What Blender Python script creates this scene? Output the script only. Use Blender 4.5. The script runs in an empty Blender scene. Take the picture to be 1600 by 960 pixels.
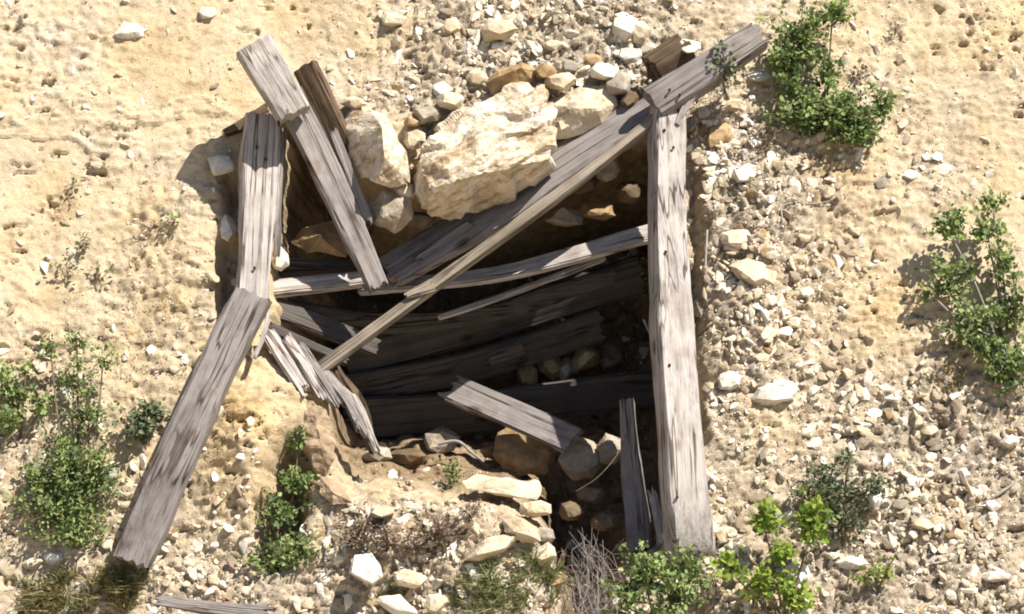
import bpy, bmesh, math, random
import numpy as np
from mathutils import Vector, Matrix

rng = np.random.default_rng(7)
random.seed(7)
S = bpy.context.scene
COL = S.collection

# ------------------------------------------------------------------ camera, sky, sun, exposure
PITCH = math.radians(12)
DIST = 9.0
PPM = 400.0                       # photo pixels (1600 wide) per metre at the portal
CAM = Vector((0, -DIST * math.cos(PITCH), DIST * math.sin(PITCH)))
FWD = Vector((0, math.cos(PITCH), -math.sin(PITCH)))
UPV = Vector((0, math.sin(PITCH), math.cos(PITCH)))
cam_d = bpy.data.cameras.new('camera')
cam_d.sensor_width = 36
cam_d.lens = 36 * DIST / 4.0
cam_d.clip_end = 600
cam_o = bpy.data.objects.new('camera', cam_d)
cam_o.location = CAM
cam_o.rotation_euler = (math.radians(90) - PITCH, 0, 0)
COL.objects.link(cam_o)
S.camera = cam_o

SUN = Vector((0.46, -0.20, 0.87)).normalized()
elev = math.asin(SUN.z)
azim = math.atan2(SUN.x, SUN.y)
w = bpy.data.worlds.new('World')
S.world = w
w.use_nodes = True
wn = w.node_tree.nodes
sky = wn.new('ShaderNodeTexSky')
sky.sky_type = 'NISHITA'
sky.sun_disc = False
sky.sun_elevation = elev
sky.sun_rotation = azim
bg = wn['Background']
bg.inputs['Strength'].default_value = 0.055
w.node_tree.links.new(sky.outputs[0], bg.inputs['Color'])
sd = bpy.data.lights.new('sun', 'SUN')
sd.energy = 4.6
sd.angle = math.radians(0.5)
sd.color = (1.0, 0.95, 0.86)
so = bpy.data.objects.new('sun', sd)
so.rotation_euler = SUN.to_track_quat('Z', 'Y').to_euler()
so.location = (4, -4, 9)
COL.objects.link(so)
S.view_settings.view_transform = 'Standard'
S.view_settings.look = 'None'
S.view_settings.gamma = 1
S.view_settings.exposure = 1.1
S.cycles.filter_width = 1.9
S.cycles.max_bounces = 6

# ------------------------------------------------------------------ slope frame
SL = math.radians(56)
X = Vector((1, 0, 0))
U = Vector((0, math.cos(SL), math.sin(SL)))
N = Vector((0, -math.sin(SL), math.cos(SL)))

def ray(px, py):
    return FWD + X * ((px - 800) / PPM / DIST) + UPV * ((480 - py) / PPM / DIST)

def pix(px, py, n=0.0):
    """the point at height n above the slope plane that the photo shows at (px, py)"""
    d = ray(px, py)
    t = (n - N.dot(CAM)) / N.dot(d)
    return CAM + d * t

def xu(px, py, n=0.0):
    p = pix(px, py, n)
    return p.x, p.dot(U)

def to_px(x, u, n=0.0):
    y = u * U.y + n * N.y - CAM.y
    z = u * U.z + n * N.z - CAM.z
    dep = y * FWD.y + z * FWD.z
    up = y * UPV.y + z * UPV.z
    return 800 + (x / dep) * DIST * PPM, 480 - (up / dep) * DIST * PPM

def W(x, u, n):
    return X * float(x) + U * float(u) + N * float(n)

# ------------------------------------------------------------------ noise
def _h(ix, iy, seed):
    v = (ix.astype(np.int64) * 374761393 + iy.astype(np.int64) * 668265263 + seed * 1442695041) & 0xffffffff
    v = ((v ^ (v >> 13)) * 1274126177) & 0xffffffff
    return ((v ^ (v >> 16)) & 0xffff) / 65535.0

def noise2(x, y, seed=0):
    x = np.asarray(x, float); y = np.asarray(y, float)
    ix = np.floor(x); iy = np.floor(y)
    fx = x - ix; fy = y - iy
    fx = fx * fx * fx * (fx * (fx * 6 - 15) + 10); fy = fy * fy * fy * (fy * (fy * 6 - 15) + 10)
    a = _h(ix, iy, seed); b = _h(ix + 1, iy, seed); c = _h(ix, iy + 1, seed); d = _h(ix + 1, iy + 1, seed)
    return (a * (1 - fx) + b * fx) * (1 - fy) + (c * (1 - fx) + d * fx) * fy * 1.0 - 0.5

def fbm(x, y, seed=0, oct=4, gain=0.5):
    r = 0; a = 1.0; f = 1.0
    for i in range(oct):
        r = r + a * noise2(x * f + 17.3 * i, y * f - 9.1 * i, seed + i * 7)
        a *= gain; f *= 2.03
    return r

def sstep(a, b, v):
    t = np.clip((v - a) / (b - a), 0, 1)
    return t * t * (3 - 2 * t)

# density of loose stone over the picture of the slope, one digit per 100 px
DENS = ["2211126787632222",
        "1101137888854432",
        "0012233566797442",
        "1122022222598642",
        "1233000000597211",
        "3321100000485344",
        "4542122222465587",
        "4432245566555788",
        "3455567665679986",
        "3477778755689988"]
DM = np.array([[int(c) for c in r] for r in DENS], float) / 9.0
def dens(px, py):
    a = np.clip(np.asarray(px) / 100.0 - 0.5, 0, 14.999); b = np.clip(np.asarray(py) / 100.0 - 0.5, 0, 8.999)
    i = a.astype(int); j = b.astype(int); fa = a - i; fb = b - j
    return (DM[j, i] * (1 - fa) + DM[j, i + 1] * fa) * (1 - fb) + (DM[j + 1, i] * (1 - fa) + DM[j + 1, i + 1] * fa) * fb

# ------------------------------------------------------------------ hillside height field
LIP = np.array([(380, 520), (425, 560), (460, 600), (500, 660), (520, 735), (545, 772), (600, 778), (700, 786), (790, 800), (825, 822), (850, 870), (872, 930), (900, 985), (940, 975), (985, 900), (1090, 850)], float)
TOP = np.array([(380, 190), (425, 185), (452, 165), (490, 200), (545, 240), (600, 270), (680, 262), (760, 240), (850, 215), (930, 190), (1000, 170), (1040, 165), (1090, 170)], float)

def height(x, u, detail=True):
    x = np.asarray(x, float); u = np.asarray(u, float)
    px, py = to_px(x, u, 0.0)
    near = 1 - sstep(2.6, 6.0, np.abs(x)) * 1.0
    n = 0.10 * fbm(x * 0.7, u * 0.7, 3, 3)
    n = n * (1 - 0.7 * np.exp(-((px - 740) / 500) ** 2 - ((py - 480) / 420) ** 2))
    wob0 = 14 * fbm(px / 50, py / 50, 33, 3)
    # the ground bulges beside the timbers
    n = n + 0.13 * np.exp(-((px - 405) / 75) ** 2 - ((py - 690) / 130) ** 2)
    n = n + 0.05 * np.exp(-((px - 300) / 60) ** 2 - ((py - 420) / 150) ** 2)
    n = n + 0.06 * np.exp(-((px - 1170) / 60) ** 2 - ((py - 430) / 220) ** 2)
    n = n - 0.30 * np.exp(-((px - 452 + (py - 760) * 0.22 + wob0) / 27) ** 2 - ((py - 775) / 90) ** 4)
    n = n + 0.06 * np.exp(-((px - 680) / 160) ** 2 - ((py - 850) / 60) ** 2)
    n = n - 0.10 * np.exp(-((px - 930) / 55) ** 2 - ((py - 930) / 120) ** 2)
    # narrow washed-out gaps along both posts
    gw = 26 * fbm(px / 45, py / 45, 5, 3)
    n = n - 0.09 * np.exp(-((px - 362 + gw) / 17) ** 2) * sstep(205, 300, py + gw) * (1 - sstep(440, 540, py + gw)) * (0.55 + 1.2 * np.clip(fbm(px / 50, py / 50, 6, 2) + 0.35, 0, 1))
    n = n - 0.09 * np.exp(-((px - 1080 + gw * 0.5 - (py - 300) * 0.02) / 13) ** 2) * sstep(230, 280, py) * (1 - sstep(640, 760, py))
    wob = 22 * fbm(px / 70, py / 60, 31, 4, 0.6)
    # the pit: level floor, back wall, two steep sides
    lip_u = (np.interp(px + wob, LIP[:, 0], LIP[:, 1]) + wob * 0.5 - py) / (PPM * 0.93)
    top_u = (py - np.interp(px + wob, TOP[:, 0], TOP[:, 1]) - wob * 0.5) / (PPM * 0.93)
    lft = (px + wob - 420 - np.maximum(0, py - 560) * 0.45) / PPM
    rgt = (np.interp(py, [200, 700, 800, 1000], [1068, 1076, 1052, 1000]) - px + wob * 0.3) / PPM
    dep = np.minimum.reduce([np.maximum(lip_u, 0) * 1.48, np.maximum(top_u, 0) * 7.0, np.maximum(lft, 0) * 4.0, np.maximum(rgt, 0) * 12.0,
                             0.98 + 0.10 * fbm(x * 5, u * 5, 41, 4)])
    n = n - dep
    if detail:
        dn = np.where((np.abs(px - 800) < 900) & (np.abs(py - 480) < 600), dens(px, py), 0.4)
        inpit = sstep(0.02, 0.2, dep)
        n = n + (0.12 + 1.1 * dn) * 0.010 * noise2(x * 95, u * 95, 15) + (0.15 + dn) * 0.014 * (0.25 - np.abs(fbm(x * 22, u * 30, 16, 4, 0.65)))
        rough = 0.10 + 1.15 * dn
        n = n + rough * 0.030 * fbm(x * 9, u * 9, 11, 4, 0.55)
        n = n + rough * 0.020 * fbm(x * 34, u * 42, 13, 3, 0.7) + rough * 0.008 * (np.abs(fbm(x * 60, u * 70, 14, 2)) ** 1.0)
        # little erosion ledges running across the sand
        led = fbm(x * 5 + u * 1.5, u * 16, 19, 4, 0.55)
        patch = sstep(-0.05, 0.25, fbm(x * 2.2, u * 2.6, 20, 3))
        n = n + 0.016 * patch * (1 - dn) * (sstep(-0.02, 0.10, led) - 0.6 * sstep(0.1, 0.35, led))
        pits = np.maximum(0, fbm(x * 17 + 0.8 * noise2(x * 30, u * 30, 24), u * 40, 23, 4, 0.6) - 0.40)
        n = n - 0.20 * pits * sstep(-0.25, 0.2, fbm(x * 3, u * 3, 26, 2)) * (1 - dn * 0.5)
        lumps = np.exp(-((px - 250) / 110) ** 2 - ((py - 440) / 170) ** 2) + 0.9 * np.exp(-((px - 400) / 110) ** 2 - ((py - 690) / 130) ** 2) + np.exp(-((px - 70) / 120) ** 2 - ((py - 70) / 60) ** 2)
        n = n + 0.038 * lumps * np.abs(fbm(x * 14, u * 17, 29, 4, 0.55))
        n = n + 0.06 * inpit * fbm(x * 14, u * 14, 37, 3)
    return n

def Hn(x, u):
    return float(height(np.array([x]), np.array([u]))[0])

def on_ground(px, py, lift=0.0):
    """the ground point seen at a pixel (a few fixed-point steps)"""
    n = 0.0
    for _ in range(8):
        x, u = xu(px, py, n)
        n = 0.5 * n + 0.5 * Hn(x, u)
    x, u = xu(px, py, n)
    return x, u, n + lift

# ------------------------------------------------------------------ materials
def mat(name):
    m = bpy.data.materials.new(name)
    m.use_nodes = True
    nt = m.node_tree
    b = nt.nodes['Principled BSDF']
    b.inputs['Roughness'].default_value = 0.9
    b.inputs['Specular IOR Level'].default_value = 0.15
    return m, nt, b

def nd(nt, t, **kw):
    n = nt.nodes.new(t)
    for k, v in kw.items():
        if hasattr(n, k) and k not in ('Scale', 'Detail'):
            setattr(n, k, v)
        else:
            n.inputs[k].default_value = v
    return n

def ramp(nt, fac, stops):
    r = nt.nodes.new('ShaderNodeValToRGB')
    e = r.color_ramp.elements
    while len(e) < len(stops): e.new(0.5)
    for i, (p, c) in enumerate(stops):
        e[i].position = p
        e[i].color = (*c, 1) if len(c) == 3 else c
    nt.links.new(fac, r.inputs[0])
    return r.outputs[0]

def mix(nt, fac, a, b, mode='MIX'):
    m = nt.nodes.new('ShaderNodeMix')
    m.data_type = 'RGBA'; m.blend_type = mode
    for s, v in ((0, fac), (6, a), (7, b)):
        if hasattr(v, 'links') or hasattr(v, 'is_linked'):
            nt.links.new(v, m.inputs[s])
        else:
            m.inputs[s].default_value = v if s == 0 else (*v, 1)
    return m.outputs[2]

def tex_noise(nt, vec, scale, detail=4, rough=0.6):
    n = nt.nodes.new('ShaderNodeTexNoise')
    n.inputs['Scale'].default_value = scale
    n.inputs['Detail'].default_value = detail
    n.inputs['Roughness'].default_value = rough
    if vec is not None: nt.links.new(vec, n.inputs['Vector'])
    return n.outputs[0]

def bump(nt, b, h, strength, dist, prev=None):
    n = nt.nodes.new('ShaderNodeBump')
    n.inputs['Strength'].default_value = strength
    n.inputs['Distance'].default_value = dist
    nt.links.new(h, n.inputs['Height'])
    if prev is not None: nt.links.new(prev, n.inputs['Normal'])
    nt.links.new(n.outputs[0], b.inputs['Normal'])
    return n.outputs[0]

def ground_mat():
    m, nt, b = mat('sandy_hillside')
    tc = nd(nt, 'ShaderNodeTexCoord').outputs['Object']
    at = nd(nt, 'ShaderNodeAttribute', attribute_name='stony').outputs['Fac']
    ad = nd(nt, 'ShaderNodeAttribute', attribute_name='damp').outputs['Fac']
    n1 = tex_noise(nt, tc, 2.6, 6)
    n2 = tex_noise(nt, tc, 24, 6, 0.7)
    n3 = tex_noise(nt, tc, 110, 4, 0.7)
    sand = ramp(nt, n1, [(0.30, (0.48, 0.40, 0.305)), (0.45, (0.51, 0.415, 0.285)), (0.58, (0.49, 0.38, 0.235)), (0.68, (0.47, 0.345, 0.20)), (0.78, (0.53, 0.45, 0.345))])
    grit = ramp(nt, n2, [(0.30, (0.13, 0.10, 0.075)), (0.5, (0.32, 0.265, 0.20)), (0.7, (0.52, 0.46, 0.38))])
    c = mix(nt, at, sand, grit)
    aw = nd(nt, 'ShaderNodeAttribute', attribute_name='warm').outputs['Fac']
    c = mix(nt, aw, c, ramp(nt, n2, [(0.3, (0.36, 0.23, 0.09)), (0.55, (0.47, 0.34, 0.17)), (0.75, (0.52, 0.42, 0.28))]))
    n4 = tex_noise(nt, tc, 7, 5, 0.65)
    c = mix(nt, 0.8, c, ramp(nt, n4, [(0.30, (0.72, 0.66, 0.60)), (0.47, (1, 1, 1)), (0.6, (1, 0.985, 0.96)), (0.72, (0.86, 0.80, 0.72))]), 'MULTIPLY')
    sp = ramp(nt, n2, [(0.30, (0.60, 0.55, 0.5)), (0.43, (1, 1, 1)), (0.62, (1, 1, 1)), (0.75, (1.15, 1.15, 1.15))])
    c = mix(nt, 0.7, c, sp, 'MULTIPLY')
    grit_shade = ramp(nt, n3, [(0.30, (0.66, 0.62, 0.58)), (0.45, (1, 1, 1)), (0.8, (1.1, 1.1, 1.1))])  # fine dark specks painted as the small shadows of grit
    c = mix(nt, 0.7, c, grit_shade, 'MULTIPLY')
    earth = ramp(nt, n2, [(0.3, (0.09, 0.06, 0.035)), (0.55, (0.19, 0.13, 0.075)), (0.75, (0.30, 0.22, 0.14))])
    c = mix(nt, ad, c, earth)  # dark earth colour in the pit doubles as painted shade
    nt.links.new(c, b.inputs['Base Color'])
    p = bump(nt, b, n2, 0.45, 0.02)
    bump(nt, b, n3, 0.6, 0.006, p)
    return m

def stone_mat(name, lo, mid, hi, vary=0.25, streak=0.0, stain=(0.36, 0.22, 0.09), stain_amt=0.5, attr=False):
    m, nt, b = mat(name)
    tc = nd(nt, 'ShaderNodeTexCoord').outputs['Object']
    oi = nd(nt, 'ShaderNodeObjectInfo')
    add = nt.nodes.new('ShaderNodeVectorMath'); add.operation = 'ADD'
    sc = nt.nodes.new('ShaderNodeVectorMath'); sc.operation = 'SCALE'; sc.inputs['Scale'].default_value = 7.0
    nt.links.new(oi.outputs['Location'], sc.inputs[0])
    nt.links.new(tc, add.inputs[0]); nt.links.new(sc.outputs[0], add.inputs[1])
    v = add.outputs[0]
    n1 = tex_noise(nt, v, 11, 6, 0.65)
    n2 = tex_noise(nt, v, 60, 5, 0.7)
    n3 = tex_noise(nt, v, 5, 4, 0.6)
    c = ramp(nt, n1, [(0.28, lo), (0.5, mid), (0.72, hi)])
    st = ramp(nt, n3, [(0.50, (0, 0, 0)), (0.68, (stain_amt,) * 3)])
    c = mix(nt, st, c, stain)
    sp = ramp(nt, n2, [(0.3, (0.6, 0.56, 0.5)), (0.46, (1, 1, 1)), (1, (1.06, 1.06, 1.06))])
    c = mix(nt, 0.8, c, sp, 'MULTIPLY')
    if streak:
        mp = nt.nodes.new('ShaderNodeMapping'); mp.inputs['Rotation'].default_value = (0, math.radians(33), 0)
        nt.links.new(tc, mp.inputs['Vector'])
        m2 = nt.nodes.new('ShaderNodeMapping'); m2.inputs['Scale'].default_value = (0.16, 0.6, 1.0)
        nt.links.new(mp.outputs[0], m2.inputs['Vector'])
        ns = tex_noise(nt, m2.outputs[0], 26, 5, 0.7)
        sk = ramp(nt, ns, [(0.36, (0.42, 0.33, 0.24)), (0.47, (0.86, 0.78, 0.66)), (0.56, (1, 1, 1)), (0.66, (0.80, 0.70, 0.56))])
        c = mix(nt, streak, c, sk, 'MULTIPLY')
    if attr:
        a = nd(nt, 'ShaderNodeAttribute', attribute_name='tint').outputs['Color']
        c = mix(nt, 1.0, c, a, 'MULTIPLY')
    nt.links.new(c, b.inputs['Base Color'])
    p = bump(nt, b, n1, 0.45, 0.03)
    bump(nt, b, n2, 0.5, 0.006, p)
    return m

def wood_mat(name, light, mid, dark, seed=0.0):
    m, nt, b = mat(name)
    tc = nd(nt, 'ShaderNodeTexCoord').outputs['Object']
    oi = nd(nt, 'ShaderNodeObjectInfo')
    mp = nt.nodes.new('ShaderNodeMapping')
    mp.inputs['Scale'].default_value = (1, 1, 0.03)
    nt.links.new(tc, mp.inputs['Vector'])
    add = nt.nodes.new('ShaderNodeVectorMath'); add.operation = 'ADD'
    sc = nt.nodes.new('ShaderNodeVectorMath'); sc.operation = 'SCALE'; sc.inputs['Scale'].default_value = 3.7
    nt.links.new(oi.outputs['Location'], sc.inputs[0])
    nt.links.new(mp.outputs[0], add.inputs[0]); nt.links.new(sc.outputs[0], add.inputs[1])
    v = add.outputs[0]
    g1 = tex_noise(nt, v, 42, 5, 0.65)
    g2 = tex_noise(nt, v, 160, 4, 0.7)
    g3 = tex_noise(nt, v, 17, 3, 0.5)
    bl = tex_noise(nt, tc, 6, 4, 0.6)
    c = ramp(nt, g1, [(0.28, dark), (0.45, mid), (0.72, light)])
    f = ramp(nt, g2, [(0.32, (0.5, 0.47, 0.45)), (0.48, (1, 1, 1)), (1, (1.1, 1.1, 1.1))])
    c = mix(nt, 0.75, c, f, 'MULTIPLY')
    crack = ramp(nt, g3, [(0.345, (0.12, 0.10, 0.09)), (0.375, (1, 1, 1))])
    c = mix(nt, 0.3, c, crack, 'MULTIPLY')
    blot = ramp(nt, bl, [(0.30, (0.62, 0.58, 0.56)), (0.52, (1, 1, 1)), (0.75, (1.15, 1.13, 1.1))])
    c = mix(nt, 0.8, c, blot, 'MULTIPLY')
    # drying cracks: thin dark lines along the grain
    mp3 = nt.nodes.new('ShaderNodeMapping'); mp3.inputs['Scale'].default_value = (1, 1, 0.014)
    nt.links.new(tc, mp3.inputs['Vector'])
    ad3 = nt.nodes.new('ShaderNodeVectorMath'); ad3.operation = 'ADD'
    nt.links.new(mp3.outputs[0], ad3.inputs[0]); nt.links.new(sc.outputs[0], ad3.inputs[1])
    g4 = tex_noise(nt, ad3.outputs[0], 22, 2, 0.5)
    ck = ramp(nt, g4, [(0.470, (1, 1, 1)), (0.490, (0.26, 0.22, 0.20)), (0.505, (0.26, 0.22, 0.20)), (0.527, (1, 1, 1))])
    gate = ramp(nt, tex_noise(nt, tc, 4.5, 2, 0.5), [(0.40, (0, 0, 0)), (0.52, (1, 1, 1))])
    c = mix(nt, gate, c, mix(nt, 1.0, c, ck, 'MULTIPLY'))
    # rusty and earthy stains
    rs = ramp(nt, tex_noise(nt, tc, 9, 3, 0.6), [(0.60, (0, 0, 0)), (0.74, (0.55, 0.55, 0.55))])
    c = mix(nt, rs, c, (dark[0] * 0.9 + 0.03, dark[1] * 0.8 + 0.012, dark[2] * 0.7 + 0.004))
    # knots
    vo = nt.nodes.new('ShaderNodeTexVoronoi'); vo.inputs['Scale'].default_value = 3.0
    mp2 = nt.nodes.new('ShaderNodeMapping'); mp2.inputs['Scale'].default_value = (1.6, 1.6, 0.9)
    nt.links.new(tc, mp2.inputs['Vector']); nt.links.new(mp2.outputs[0], vo.inputs['Vector'])
    kn = ramp(nt, vo.outputs['Distance'], [(0.05, (0.22, 0.17, 0.14)), (0.09, (0.7, 0.62, 0.55)), (0.12, (1, 1, 1))])
    c = mix(nt, 0.8, c, kn, 'MULTIPLY')
    nt.links.new(c, b.inputs['Base Color'])
    p = bump(nt, b, g1, 0.6, 0.012)
    p = bump(nt, b, g3, 0.35, 0.01, p)
    bump(nt, b, g2, 0.5, 0.004, p)
    return m

def leaf_mat(name, c0, c1, trans=0.35):
    m, nt, b = mat(name)
    a = nd(nt, 'ShaderNodeAttribute', attribute_name='tint').outputs['Fac']
    c = ramp(nt, a, [(0.0, c0), (1.0, c1)])
    nt.links.new(c, b.inputs['Base Color'])
    b.inputs['Roughness'].default_value = 0.55
    b.inputs['Specular IOR Level'].default_value = 0.35
    t = nt.nodes.new('ShaderNodeBsdfTranslucent')
    nt.links.new(c, t.inputs['Color'])
    mx = nt.nodes.new('ShaderNodeMixShader'); mx.inputs[0].default_value = trans
    nt.links.new(b.outputs[0], mx.inputs[1]); nt.links.new(t.outputs[0], mx.inputs[2])
    nt.links.new(mx.outputs[0], nt.nodes['Material Output'].inputs['Surface'])
    return m

def twig_mat(name, a, c):
    m, nt, b = mat(name)
    tc = nd(nt, 'ShaderNodeTexCoord').outputs['Object']
    nt.links.new(ramp(nt, tex_noise(nt, tc, 30, 4), [(0.3, a), (0.7, c)]), b.inputs['Base Color'])
    return m

M = {}
M['ground'] = ground_mat()
M['white'] = stone_mat('white_limestone', (0.42, 0.37, 0.30), (0.60, 0.56, 0.49), (0.70, 0.67, 0.61), stain_amt=0.25)
M['cream'] = stone_mat('cream_limestone', (0.34, 0.26, 0.17), (0.52, 0.44, 0.32), (0.64, 0.58, 0.47), stain_amt=0.45)
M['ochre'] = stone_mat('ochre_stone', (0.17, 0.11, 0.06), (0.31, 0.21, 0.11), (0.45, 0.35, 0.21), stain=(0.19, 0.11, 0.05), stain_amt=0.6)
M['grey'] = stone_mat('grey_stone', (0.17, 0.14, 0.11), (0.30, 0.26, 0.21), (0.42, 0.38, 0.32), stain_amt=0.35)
M['dark'] = stone_mat('shaded_brown_stone', (0.07, 0.05, 0.03), (0.13, 0.095, 0.06), (0.2, 0.15, 0.10), stain_amt=0.3)  # brown darkened to imitate shade on rocks in and around the pit
M['gravel'] = stone_mat('loose_gravel', (0.55, 0.48, 0.38), (0.8, 0.76, 0.68), (0.95, 0.93, 0.9), stain_amt=0.3, attr=True)
M['pale_wood'] = wood_mat('pale_weathered_wood', (0.44, 0.405, 0.38), (0.36, 0.325, 0.303), (0.225, 0.198, 0.182))
M['grey_wood'] = wood_mat('grey_weathered_wood', (0.26, 0.235, 0.222), (0.215, 0.193, 0.182), (0.135, 0.12, 0.112))
M['tan_wood'] = wood_mat('tan_weathered_wood', (0.33, 0.285, 0.23), (0.25, 0.21, 0.165), (0.13, 0.105, 0.08))
M['dark_wood'] = wood_mat('shaded_dark_wood', (0.105, 0.094, 0.087), (0.08, 0.071, 0.065), (0.045, 0.04, 0.036))  # wood darkened so boards inside the opening read as shaded
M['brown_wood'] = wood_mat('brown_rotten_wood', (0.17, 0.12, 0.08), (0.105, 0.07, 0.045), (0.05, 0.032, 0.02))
M['brown_bark'] = wood_mat('pinkish_bark', (0.28, 0.21, 0.15), (0.19, 0.14, 0.10), (0.08, 0.06, 0.042))
M['boulder'] = stone_mat('stained_limestone', (0.36, 0.29, 0.20), (0.58, 0.52, 0.43), (0.70, 0.67, 0.60), stain=(0.34, 0.23, 0.12), stain_amt=0.75, streak=0.9)
M['leaf'] = leaf_mat('shrub_leaves', (0.06, 0.10, 0.03), (0.29, 0.37, 0.12))
M['leaf_dark'] = leaf_mat('dark_leaves', (0.055, 0.08, 0.04), (0.18, 0.22, 0.11))
M['leaf_bright'] = leaf_mat('bright_leaves', (0.13, 0.21, 0.03), (0.38, 0.48, 0.09), 0.5)
M['leaf_olive'] = leaf_mat('olive_leaves', (0.10, 0.11, 0.05), (0.21, 0.21, 0.10))
M['straw'] = leaf_mat('dry_grass', (0.10, 0.11, 0.035), (0.36, 0.30, 0.15), 0.25)
M['straw_green'] = leaf_mat('half_dry_grass', (0.09, 0.13, 0.035), (0.40, 0.38, 0.19), 0.3)
M['dead'] = leaf_mat('dead_leaves', (0.13, 0.085, 0.06), (0.25, 0.18, 0.13), 0.15)
M['twig'] = twig_mat('brown_twig', (0.10, 0.07, 0.045), (0.20, 0.15, 0.10))
M['grey_twig'] = twig_mat('grey_dead_twig', (0.20, 0.17, 0.15), (0.34, 0.30, 0.27))

# ------------------------------------------------------------------ object helpers
def mesh_np(name, verts, faces, m, smooth=True, parent=None, loc=None, fsize=None):
    """verts (n,3), faces (k,m) array of equal-sized faces"""
    me = bpy.data.meshes.new(name)
    verts = np.asarray(verts, np.float32); faces = np.asarray(faces, np.int32)
    me.vertices.add(len(verts)); me.vertices.foreach_set('co', verts.ravel())
    k = faces.shape[1]
    me.loops.add(faces.size); me.loops.foreach_set('vertex_index', faces.ravel())
    me.polygons.add(len(faces))
    me.polygons.foreach_set('loop_start', np.arange(0, faces.size, k, dtype=np.int32))
    me.polygons.foreach_set('loop_total', np.full(len(faces), k, np.int32))
    me.polygons.foreach_set('use_smooth', np.full(len(faces), smooth))
    me.update(calc_edges=True)
    me.materials.append(m)
    o = bpy.data.objects.new(name, me)
    COL.objects.link(o)
    if parent is not None: o.parent = parent
    if loc is not None: o.location = loc
    return o

def tag(o, label, cat, group=None, kind=None):
    o['label'] = label; o['category'] = cat
    if group: o['group'] = group
    o['kind'] = kind or 'thing'
    return o

def attr(o, name, vals, typ='FLOAT', dom='POINT'):
    a = o.data.attributes.new(name, typ, dom)
    if typ == 'FLOAT': a.data.foreach_set('value', np.asarray(vals, np.float32))
    else: a.data.foreach_set('color', np.asarray(vals, np.float32).ravel())

def empty(name, loc, label, cat, group=None):
    o = bpy.data.objects.new(name, None)
    o.empty_display_size = 0.1
    COL.objects.link(o); o.location = loc
    return tag(o, label, cat, group)

# ------------------------------------------------------------------ the hillside
def axis(lo, hi, step, far, grow=1.13):
    a = list(np.arange(lo, hi + step / 2, step))
    d = step; v = a[-1]
    while v < far:
        d *= grow; v += d; a.append(v)
    d = step; v = a[0]; pre = []
    while v > -far:
        d *= grow; v -= d; pre.append(v)
    return np.array(pre[::-1] + a)

ax = axis(-2.45, 2.45, 0.0085, 60)
au = axis(-1.75, 1.75, 0.0085, 60)
GX, GU = np.meshgrid(ax, au)
GH = height(GX, GU)
# profile of the bank: 56 degrees at the portal, easing to a bench below and a gentler hill above
ang = np.where(au < -1.75, np.radians(56) * (1 - sstep(1.75, 5.5, -au)) + np.radians(2) * sstep(1.75, 5.5, -au),
      np.where(au > 1.75, np.radians(56) + (np.radians(30) - np.radians(56)) * sstep(1.75, 14, au), np.radians(56)))
i0 = int(np.argmin(np.abs(au)))
yy = np.zeros_like(au); zz = np.zeros_like(au)
for i in range(i0 + 1, len(au)):
    d = au[i] - au[i - 1]; a = (ang[i] + ang[i - 1]) / 2
    yy[i] = yy[i - 1] + d * math.cos(a); zz[i] = zz[i - 1] + d * math.sin(a)
for i in range(i0 - 1, -1, -1):
    d = au[i + 1] - au[i]; a = (ang[i] + ang[i + 1]) / 2
    yy[i] = yy[i + 1] - d * math.cos(a); zz[i] = zz[i + 1] - d * math.sin(a)
off = au[i0]
yy += off * U.y; zz += off * U.z
big = 1.2 * fbm(GX * 0.12, GU * 0.12, 77, 4) * sstep(3, 12, np.hypot(GX, GU))
GV = np.stack([GX, yy[:, None] - (GH + big) * np.sin(ang)[:, None], zz[:, None] + (GH + big) * np.cos(ang)[:, None]], -1).reshape(-1, 3)
nx, nu = len(ax), len(au)
q = (np.arange(nu - 1)[:, None] * nx + np.arange(nx - 1)[None, :]).ravel()
hill = mesh_np('hillside', GV, np.stack([q, q + 1, q + nx + 1, q + nx], 1), M['ground'])
hill['kind'] = 'structure'
hpx, hpy = to_px(GX, GU, 0.0)
ok = (np.abs(hpx - 800) < 1000) & (np.abs(hpy - 480) < 700)
st = np.where(ok, dens(hpx, hpy), 0.4) + 0.5 * fbm(GX * 4, GU * 4, 55, 4)
attr(hill, 'stony', np.clip(st, 0, 1).ravel())
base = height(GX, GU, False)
shade_soilv = sstep(0.10, 0.4, -base)  # ground painted darker with pit depth, standing in for shade
shade_soilv = np.maximum(shade_soilv, 0.75 * np.exp(-((hpx - 640) / 130) ** 2 - ((hpy - 835) / 35) ** 2) * (0.4 + 1.6 * np.clip(fbm(GX * 9, GU * 9, 61, 3) + 0.3, 0, 1)))  # plus a brown patch on the mound
warm = 0.9 * np.exp(-((hpx - 370) / 70) ** 2 - ((hpy - 660) / 110) ** 2) + 0.6 * np.exp(-((hpx - 1310) / 50) ** 2 - ((hpy - 250) / 60) ** 2) + 0.5 * np.exp(-((hpx - 1380) / 60) ** 2 - ((hpy - 470) / 90) ** 2) \
    + 0.45 * np.exp(-((hpx - 1480) / 90) ** 2 - ((hpy - 80) / 70) ** 2) + 0.4 * np.exp(-((hpx - 250) / 90) ** 2 - ((hpy - 480) / 90) ** 2) + 0.7 * np.exp(-((hpx - 620) / 90) ** 2 - ((hpy - 755) / 25) ** 2)
attr(hill, 'warm', np.clip(warm * (0.7 + 1.2 * fbm(GX * 6, GU * 6, 71, 4)), 0, 0.9).ravel())
attr(hill, 'damp', np.clip(shade_soilv, 0, 0.85).ravel())

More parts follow.
